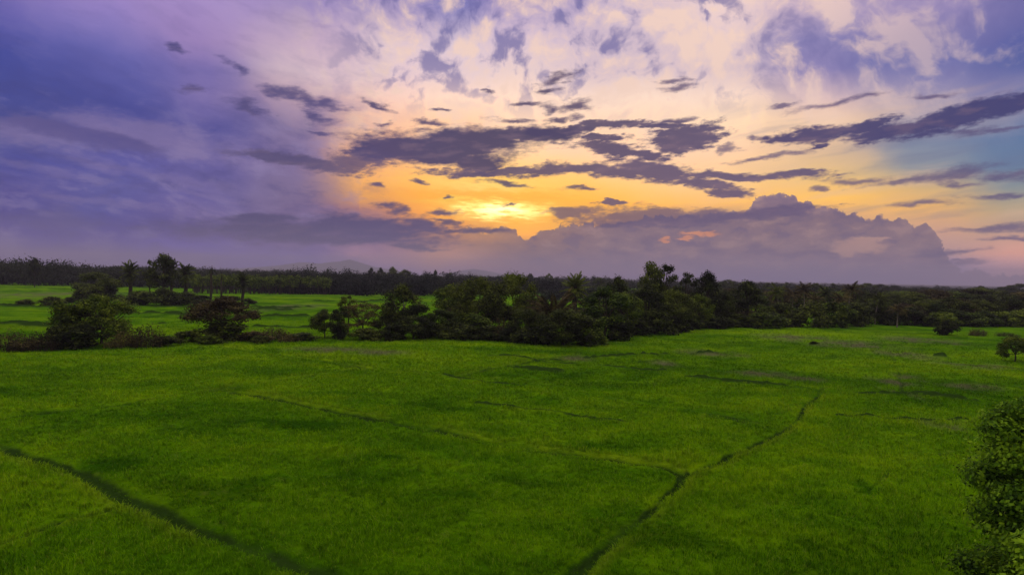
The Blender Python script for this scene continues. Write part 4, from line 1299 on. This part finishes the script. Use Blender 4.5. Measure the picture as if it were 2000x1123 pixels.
def rice_material():
    m, N = new_mat('rice_sheet')
    g = N.n.new('ShaderNodeNewGeometry')
    P = g.outputs['Position']
    big, _ = N.noise(P, 0.022, 4, 0.55, 0.4)
    mid, _ = N.noise(P, 0.16, 5, 0.6)
    fin, _ = N.noise(P, 1.6, 5, 0.65)
    f = N.m('ADD', N.m('MULTIPLY', big, 0.5), N.m('ADD', N.m('MULTIPLY', mid, 0.3), N.m('MULTIPLY', fin, 0.3)))
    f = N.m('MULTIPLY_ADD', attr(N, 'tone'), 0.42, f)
    c = N.ramp(f, [(0.34, G0), (0.50, G1), (0.64, G2), (0.80, G3)])
    # strips of slightly different ripeness
    strip, _ = N.noise(N.v('MULTIPLY', P, (0.006, 0.05, 1)), 1.0, 3, 0.5)
    c = N.mix(N.m('MULTIPLY', N.ss(strip, 0.5, 0.68), 0.45), c, G3)
    c = N.mix(1.0, c, (0.88, 0.88, 0.88), 'MULTIPLY')
    wd = attr(N, 'weeds')
    c = N.mix(N.m('MULTIPLY', wd, 0.75), c, (0.105, 0.088, 0.060))
    # scattered dry blades everywhere
    dn, _ = N.noise(P, 0.4, 5, 0.7)
    c = N.mix(N.m('MULTIPLY', N.ss(dn, 0.58, 0.72), 0.35), c, (0.10, 0.11, 0.02))
    c = N.mix(N.m('MULTIPLY', attr(N, 'bund'), 0.40), c, (0.14, 0.19, 0.008))
    c = N.mix(N.ss(attr(N, 'seam'), 0.05, 0.6), c, (0.018, 0.040, 0.005))  # wet ditches and overgrown banks, with the shade of the rice edge painted in
    c = N.mix(attr(N, 'wooded'), c, (0.014, 0.019, 0.010))
    d = N.n.new('ShaderNodeBsdfPrincipled')
    N.put(d.inputs['Base Color'], c)
    d.inputs['Roughness'].default_value = 0.9
    d.inputs['Specular IOR Level'].default_value = 0.0
    b = N.n.new('ShaderNodeBump')
    b.inputs['Strength'].default_value = 0.7
    b.inputs['Distance'].default_value = 0.35
    N.put(b.inputs['Height'], N.m('ADD', fin, N.m('MULTIPLY', mid, 2.0)))
    N.l.new(b.outputs[0], d.inputs['Normal'])
    o = N.n.new('ShaderNodeOutputMaterial')
    N.l.new(d.outputs[0], o.inputs[0])
    return m


G0, G1, G2, G3 = (0.021, 0.070, 0.0005), (0.053, 0.141, 0.0006), (0.097, 0.206, 0.0008), (0.155, 0.260, 0.0010)
RICE = rice_material()
build_field()


def blade_material():
    m, N = new_mat('rice_blade')
    g = N.n.new('ShaderNodeNewGeometry')
    P = g.outputs['Position']
    big, _ = N.noise(P, 0.05, 4, 0.55, 0.4)
    mid, _ = N.noise(P, 0.35, 4, 0.6)
    f = N.m('ADD', N.m('MULTIPLY', big, 0.45), N.m('ADD', N.m('MULTIPLY', mid, 0.3), N.m('MULTIPLY', g.outputs['Random Per Island'], 0.3)))
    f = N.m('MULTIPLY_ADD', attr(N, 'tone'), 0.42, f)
    c = N.ramp(f, [(0.30, G0), (0.46, G1), (0.60, G2), (0.78, G3)])
    c = N.mix(N.m('MULTIPLY', attr(N, 'weeds'), 0.7), c, (0.12, 0.10, 0.065))
    c = N.mix(N.m('MULTIPLY', attr(N, 'bund'), 0.40), c, (0.17, 0.22, 0.010))
    c = N.mix(N.ss(g.outputs['Random Per Island'], 0.93, 0.96, 0, 0.5), c, (0.15, 0.15, 0.03))
    c = N.mix(1.0, c, (1.25, 1.25, 1.25), 'MULTIPLY')
    d = N.n.new('ShaderNodeBsdfDiffuse')
    N.put(d.inputs[0], c)
    nn = N.v('NORMALIZE', N.v('ADD', N.v('SCALE', g.outputs['Normal'], scale=0.75), (0, 0, 1.0)))
    N.put(d.inputs['Normal'], nn)
    t = N.n.new('ShaderNodeBsdfTranslucent')
    N.put(t.inputs[0], c)
    mx = N.n.new('ShaderNodeMixShader')
    mx.inputs[0].default_value = 0.22
    N.l.new(d.outputs[0], mx.inputs[1])
    N.l.new(t.outputs[0], mx.inputs[2])
    o = N.n.new('ShaderNodeOutputMaterial')
    N.l.new(mx.outputs[0], o.inputs[0])
    return m


def build_blades():
    r = np.random.default_rng(3)
    RHO, D0, EX = 46.0, 30.0, 1.45
    dl = np.linspace(17, 200, 4000)
    pdf = np.where(dl < D0, 1.0, (D0 / dl) ** EX) * dl
    cdf = np.cumsum(pdf)
    half = R(43)
    total = int(RHO * (dl[1] - dl[0]) * cdf[-1] * 2 * half)
    d = np.interp(r.random(total), cdf / cdf[-1], dl)
    a = (r.random(total) * 2 - 1) * half
    X, Y = np.sin(a) * d, np.cos(a) * d
    dark, bund, clear, _ = seam_fields(X, Y)
    keep = ((clear > 0.10 * r.random(total)) | (r.random(total) < 0.38)) & (r.random(total) < np.clip((200 - d) / 120, 0, 1))
    X, Y, d, bund, clear = X[keep], Y[keep], d[keep], bund[keep], clear[keep]
    n = len(X)
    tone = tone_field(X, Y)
    weeds = weed_field(X, Y)
    nb = 5
    s = np.repeat(np.clip(d / 30, 0.8, 6) ** 0.55, nb)
    hgt = (0.20 + 0.16 * r.random(n)) * (0.55 + 0.9 * fbm(X / 2.5, Y / 2.5, 55, 4)) * np.clip(0.45 + clear / 1.2, 0.4, 1) * (1 + 0.5 * bund) * np.clip(1 + tone * 0.5, 0.5, 1.3)
    h = np.repeat(hgt, nb) * (0.7 + 0.5 * r.random(n * nb))
    az = r.random(n * nb) * 6.283
    rr = 0.10 * s * r.random(n * nb)
    bx = np.repeat(X, nb) + rr * np.cos(az)
    by = np.repeat(Y, nb) + rr * np.sin(az)
    lean = h * (0.3 + 0.7 * r.random(n * nb))
    w = 0.012 * s
    az2 = az + r.normal(size=n * nb) * 0.5
    tx, ty = bx + np.cos(az2) * lean, by + np.sin(az2) * lean
    sx, sy = -np.sin(az2) * w, np.cos(az2) * w
    zb = np.repeat((fbm(X / 7, Y / 7, 37, 3) - 0.5) * 0.5 + bund * 0.14 - np.clip(0.1 - clear, 0, 0.5) * 0.8, nb) - 0.06
    p0 = np.stack([bx, by, zb], 1)
    mx, my = bx + (tx - bx) * 0.42, by + (ty - by) * 0.42
    p1 = np.stack([mx + sx, my + sy, zb + h * 0.75], 1)
    p2 = np.stack([tx, ty, zb + h * 0.95], 1)
    p3 = np.stack([mx - sx, my - sy, zb + h * 0.75], 1)
    V = np.stack([p0, p1, p2, p3], 1).reshape(-1, 3)
    F = np.arange(n * nb * 4).reshape(-1, 4)
    at = {'tone': np.repeat(tone, nb * 4), 'weeds': np.repeat(weeds, nb * 4), 'bund': np.repeat(bund, nb * 4)}
    me = mesh_from('rice_plants', V, F, blade_material(), False, at)
    o = bpy.data.objects.new('rice_plants', me)
    COL.objects.link(o)
    o['kind'] = 'stuff'
    o['label'] = 'short bright green rice plants covering the near paddies'
    o['category'] = 'rice'
    print('rice tufts', n)


build_blades()


# ------------------------------------------------------------------ far woods (one mass each)
def wood_mass(name, label, spots, leaf, leaves=110, seed=1, mat=None, trunks=False):
    """spots: list of (x, y, ground z, height, width)"""
    r = np.random.default_rng(seed)
    acc = Acc()
    for x, y, z, h, w in spots:
        nC = 9
        u = unit(r.normal(size=(nC, 3)))
        C = np.array([x, y, z + h * 0.58]) + u * np.array([w * 0.34, w * 0.34, h * 0.24]) * r.random((nC, 1)) ** 0.4
        C = np.concatenate([C, [[x, y, z + h * 0.84]]])
        RD = np.tile(np.array([w * 0.26, w * 0.26, h * 0.16]), (nC + 1, 1)) * (0.8 + 0.5 * r.random((nC + 1, 1)))
        clump_leaves(acc, C, RD, leaves, leaf, r, droop=0.1)
        if not trunks:
            C2 = np.array([[x, y, z + h * 0.22], [x + w * 0.25, y, z + h * 0.32], [x - w * 0.25, y, z + h * 0.32]])
            clump_leaves(acc, C2, np.tile([w * 0.4, w * 0.4, h * 0.26], (3, 1)), int(leaves * 0.6), leaf * 1.3, r)
    me = acc.mesh(name, mat or LEAF_FAR)
    o = bpy.data.objects.new(name, me)
    COL.objects.link(o)
    o['kind'] = 'stuff'
    o['label'] = label
    o['category'] = 'forest'
    return o


def spots_line(pts, n, h, hs, wd, depth, seed):
    """trees along a polyline given as (pixel x, base pixel y), spread back by depth metres"""
    r = np.random.default_rng(seed)
    out = []
    xs = np.array([p[0] for p in pts], float)
    ys = np.array([p[1] for p in pts], float)
    for i in range(n):
        px = xs[0] + (xs[-1] - xs[0]) * r.random()
        py = np.interp(px, xs, ys)
        x, y = ground(px, py)
        b = (r.random() ** 1.3) * depth
        s = 1 + b / math.hypot(x, y)
        x, y = x * s, y * s
        z = float(terrain_z(np.array([x]), np.array([y]))[0])
        hh = (np.interp(px, [q[0] for q in h], [q[1] for q in h]) if isinstance(h, list) else h) * (1 + hs * r.normal()) * (0.42 + 1.15 * float(fbm(np.array([x / 55.0]), np.array([y / 160.0]), seed, 3)[0]))
        out.append((x, y, z - 0.5, max(3.0, hh), wd * (0.75 + 0.5 * r.random())))
    return out


wood_mass('forest', 'dark far forest closing off the fields on the left',
          spots_line([(-420, 556), (0, 557), (160, 559), (400, 565), (600, 572)], 1300, [(-420, 19), (0, 18), (60, 16.5), (160, 15), (400, 14), (600, 13.3)], 0.06, 17, 700, 2), 1.25, 230, 2)
wood_mass('forest', 'layered far woodland behind the middle of the far fields',
          spots_line([(500, 573), (620, 576), (760, 579), (900, 577), (1100, 574)], 520, 11, 0.14, 13, 420, 3), 1.0, 210, 3)
wood_mass('forest', 'distant wooded skyline across the middle and right',
          spots_line([(560, 561), (900, 561), (1300, 567), (1700, 577), (2500, 592)], 900, [(560, 14), (1000, 12.5), (1400, 10), (1700, 8.5), (2500, 8)], 0.10, 17, 800, 4), 1.3, 190, 4)
wood_mass('forest', 'wooded country behind the right hand wood',
          spots_line([(1050, 590), (1400, 602), (1700, 606), (2400, 614)], 520, 8.2, 0.10, 11, 330, 6), 0.9, 170, 6)


def plantation():
    r = np.random.default_rng(9)
    acc, wood = Acc(), Acc()
    for i in range(240):
        px = 375 + r.random() * 270
        py = 573 + (px - 375) / 270 * 3 - r.random() ** 1.5 * 6
        x, y = ground(px, py)
        h = 9.5 * (0.85 + 0.3 * r.random())
        wood.tube(np.array([[x, y, 0], [x + r.normal() * 0.3, y, h * 0.45], [x + r.normal() * 0.5, y, h * 0.75]]), [0.22, 0.18, 0.1], 5)
        C = np.array([x, y, h * 0.70]) + unit(r.normal(size=(5, 3))) * np.array([1.9, 1.9, 2.2])
        clump_leaves(acc, C, np.tile([1.5, 1.5, 1.1], (5, 1)), 110, 0.8, r)
    o = bpy.data.objects.new('plantation', None)
    COL.objects.link(o)
    x, y = ground(510, 574)
    for nm, a, m in (('trunks', wood, BARK_DARK), ('foliage', acc, LEAF_GREEN)):
        q = bpy.data.objects.new(nm, a.mesh(nm, m))
        COL.objects.link(q)
        q.parent = o
    o['kind'] = 'stuff'
    o['label'] = 'pale stemmed plantation of slim trees beyond the far palm grove'
    o['category'] = 'forest'


plantation()


# ------------------------------------------------------------------ near tree at the right edge
def near_plant(name, label, cat, x0, y0, H, env, seed, nclump, nleaf, size):
    r = np.random.default_rng(seed)
    wood, crown = Acc(), Acc()
    q = H / 7.6
    tp = np.array([[0, 0, -0.2], [0.1, 0, 1.5 * q], [-0.1, 0.1, 3.2 * q], [0.1, 0, 5.0 * q], [0.2, 0.1, 6.5 * q]])
    wood.tube(tp, np.array([0.34, 0.26, 0.22, 0.17, 0.08]) * q, 10)
    C, RD = [], []
    for i in range(nclump):
        a = r.random() * 6.283
        zz = r.random()
        e = np.interp(zz, *env)
        rr = 0.3 + 0.7 * math.sqrt(r.random())
        s = 0.50 + 0.50 * r.random()
        C.append((e * rr * math.cos(a), e * rr * math.sin(a), 0.4 + (H - 0.5) * zz))
        RD.append((s * 1.15, s * 1.15, s * 0.65))
    branchy(wood, tp[2], [C[i] for i in range(0, nclump, 12)], 0.08 * q, r)
    C, RD = np.array(C), np.array(RD)
    clump_leaves(crown, C, RD, nleaf, size, r, 0.42, 0.6, 0.45)
    clump_leaves(crown, C, RD * 1.4, nleaf // 12, size * 0.9, r, 0.3, 0.3, 0.5)
    o = bpy.data.objects.new(name, None)
    COL.objects.link(o)
    o.location = (x0, y0, 0)
    o['label'] = label
    o['category'] = cat
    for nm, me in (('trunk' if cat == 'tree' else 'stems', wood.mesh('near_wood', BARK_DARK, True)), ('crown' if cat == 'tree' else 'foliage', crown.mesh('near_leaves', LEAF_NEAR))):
        p = bpy.data.objects.new(nm, me)
        COL.objects.link(p)
        p.parent = o


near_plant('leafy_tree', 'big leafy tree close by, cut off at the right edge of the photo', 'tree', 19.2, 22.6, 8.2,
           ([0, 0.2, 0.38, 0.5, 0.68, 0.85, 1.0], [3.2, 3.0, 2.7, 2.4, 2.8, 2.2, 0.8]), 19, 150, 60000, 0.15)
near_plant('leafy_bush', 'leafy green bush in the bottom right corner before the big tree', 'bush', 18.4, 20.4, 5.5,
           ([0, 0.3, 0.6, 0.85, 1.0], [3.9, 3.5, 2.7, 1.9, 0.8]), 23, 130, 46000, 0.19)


# ------------------------------------------------------------------ mountains
def mountains(name, pts, dist, seed):
    m, N = new_mat(name)
    d = N.n.new('ShaderNodeBsdfDiffuse')
    g = N.n.new('ShaderNodeNewGeometry')
    n, _ = N.noise(g.outputs['Position'], 0.004, 5, 0.6)
    N.put(d.inputs[0], N.ramp(n, [(0.3, (0.02, 0.03, 0.02)), (0.7, (0.05, 0.06, 0.04))]))
    o_ = N.n.new('ShaderNodeOutputMaterial')
    N.l.new(d.outputs[0], o_.inputs[0])
    nx, ny = 160, 24
    pxs = np.linspace(pts[0][0], pts[-1][0], nx)
    ty = np.interp(pxs, [p[0] for p in pts], [p[1] for p in pts])
    V = []
    for j in range(ny):
        t = j / (ny - 1) * 2 - 1
        for i in range(nx):
            dd = dist + t * 1200
            d3 = ray(pxs[i], ty[i])
            x = d3[0] / d3[1] * dist
            hh = max(0, CAM_H + d3[2] / d3[1] * dist)
            nz = fbm(np.array([x / 600.0]), np.array([t * 3.0]), seed, 4)[0]
            prof = max(0.0, 1 - abs(t) ** 1.3)
            V.append((x, dd, -4 + (hh + 4) * prof * (0.80 + 0.4 * nz) if prof > 0 else -4))
    i = np.arange(ny - 1)[:, None] * nx
    j = np.arange(nx - 1)[None, :]
    F = np.stack([i + j, i + j + 1, i + nx + j + 1, i + nx + j], -1).reshape(-1, 4)
    me = mesh_from(name, np.array(V), F, m, True)
    o = bpy.data.objects.new(name, me)
    COL.objects.link(o)
    o['kind'] = 'structure'


mountains('hills', [(380, 534), (440, 528), (500, 522), (545, 518), (590, 511), (625, 515), (650, 512), (685, 509), (715, 516), (760, 526), (800, 534)], 12000, 5)
mountains('hills', [(820, 541), (860, 535), (900, 529), (925, 526), (950, 530), (980, 535), (1010, 541)], 12600, 6)


# ------------------------------------------------------------------ haze
def haze():
    x, y0, y1, z0, z1 = 13000, -60, 14000, -6, HAZE_TOP
    V = np.array([(-x, y0, z0), (x, y0, z0), (x, y1, z0), (-x, y1, z0), (-x, y0, z1), (x, y0, z1), (x, y1, z1), (-x, y1, z1)], float)
    F = np.array([(0, 3, 2, 1), (4, 5, 6, 7), (0, 1, 5, 4), (1, 2, 6, 5), (2, 3, 7, 6), (3, 0, 4, 7)])
    m, N = new_mat('haze')
    v = N.n.new('ShaderNodeVolumePrincipled')
    v.inputs['Color'].default_value = (0.58, 0.52, 0.74, 1)
    v.inputs['Density'].default_value = HAZE
    v.inputs['Anisotropy'].default_value = 0.0
    o_ = N.n.new('ShaderNodeOutputMaterial')
    N.l.new(v.outputs[0], o_.inputs['Volume'])
    me = mesh_from('haze', V, F, m)
    o = bpy.data.objects.new('haze', me)
    COL.objects.link(o)
    o['kind'] = 'stuff'
    o['label'] = 'thin bluish evening haze over the plain'
    o['category'] = 'haze'


haze()
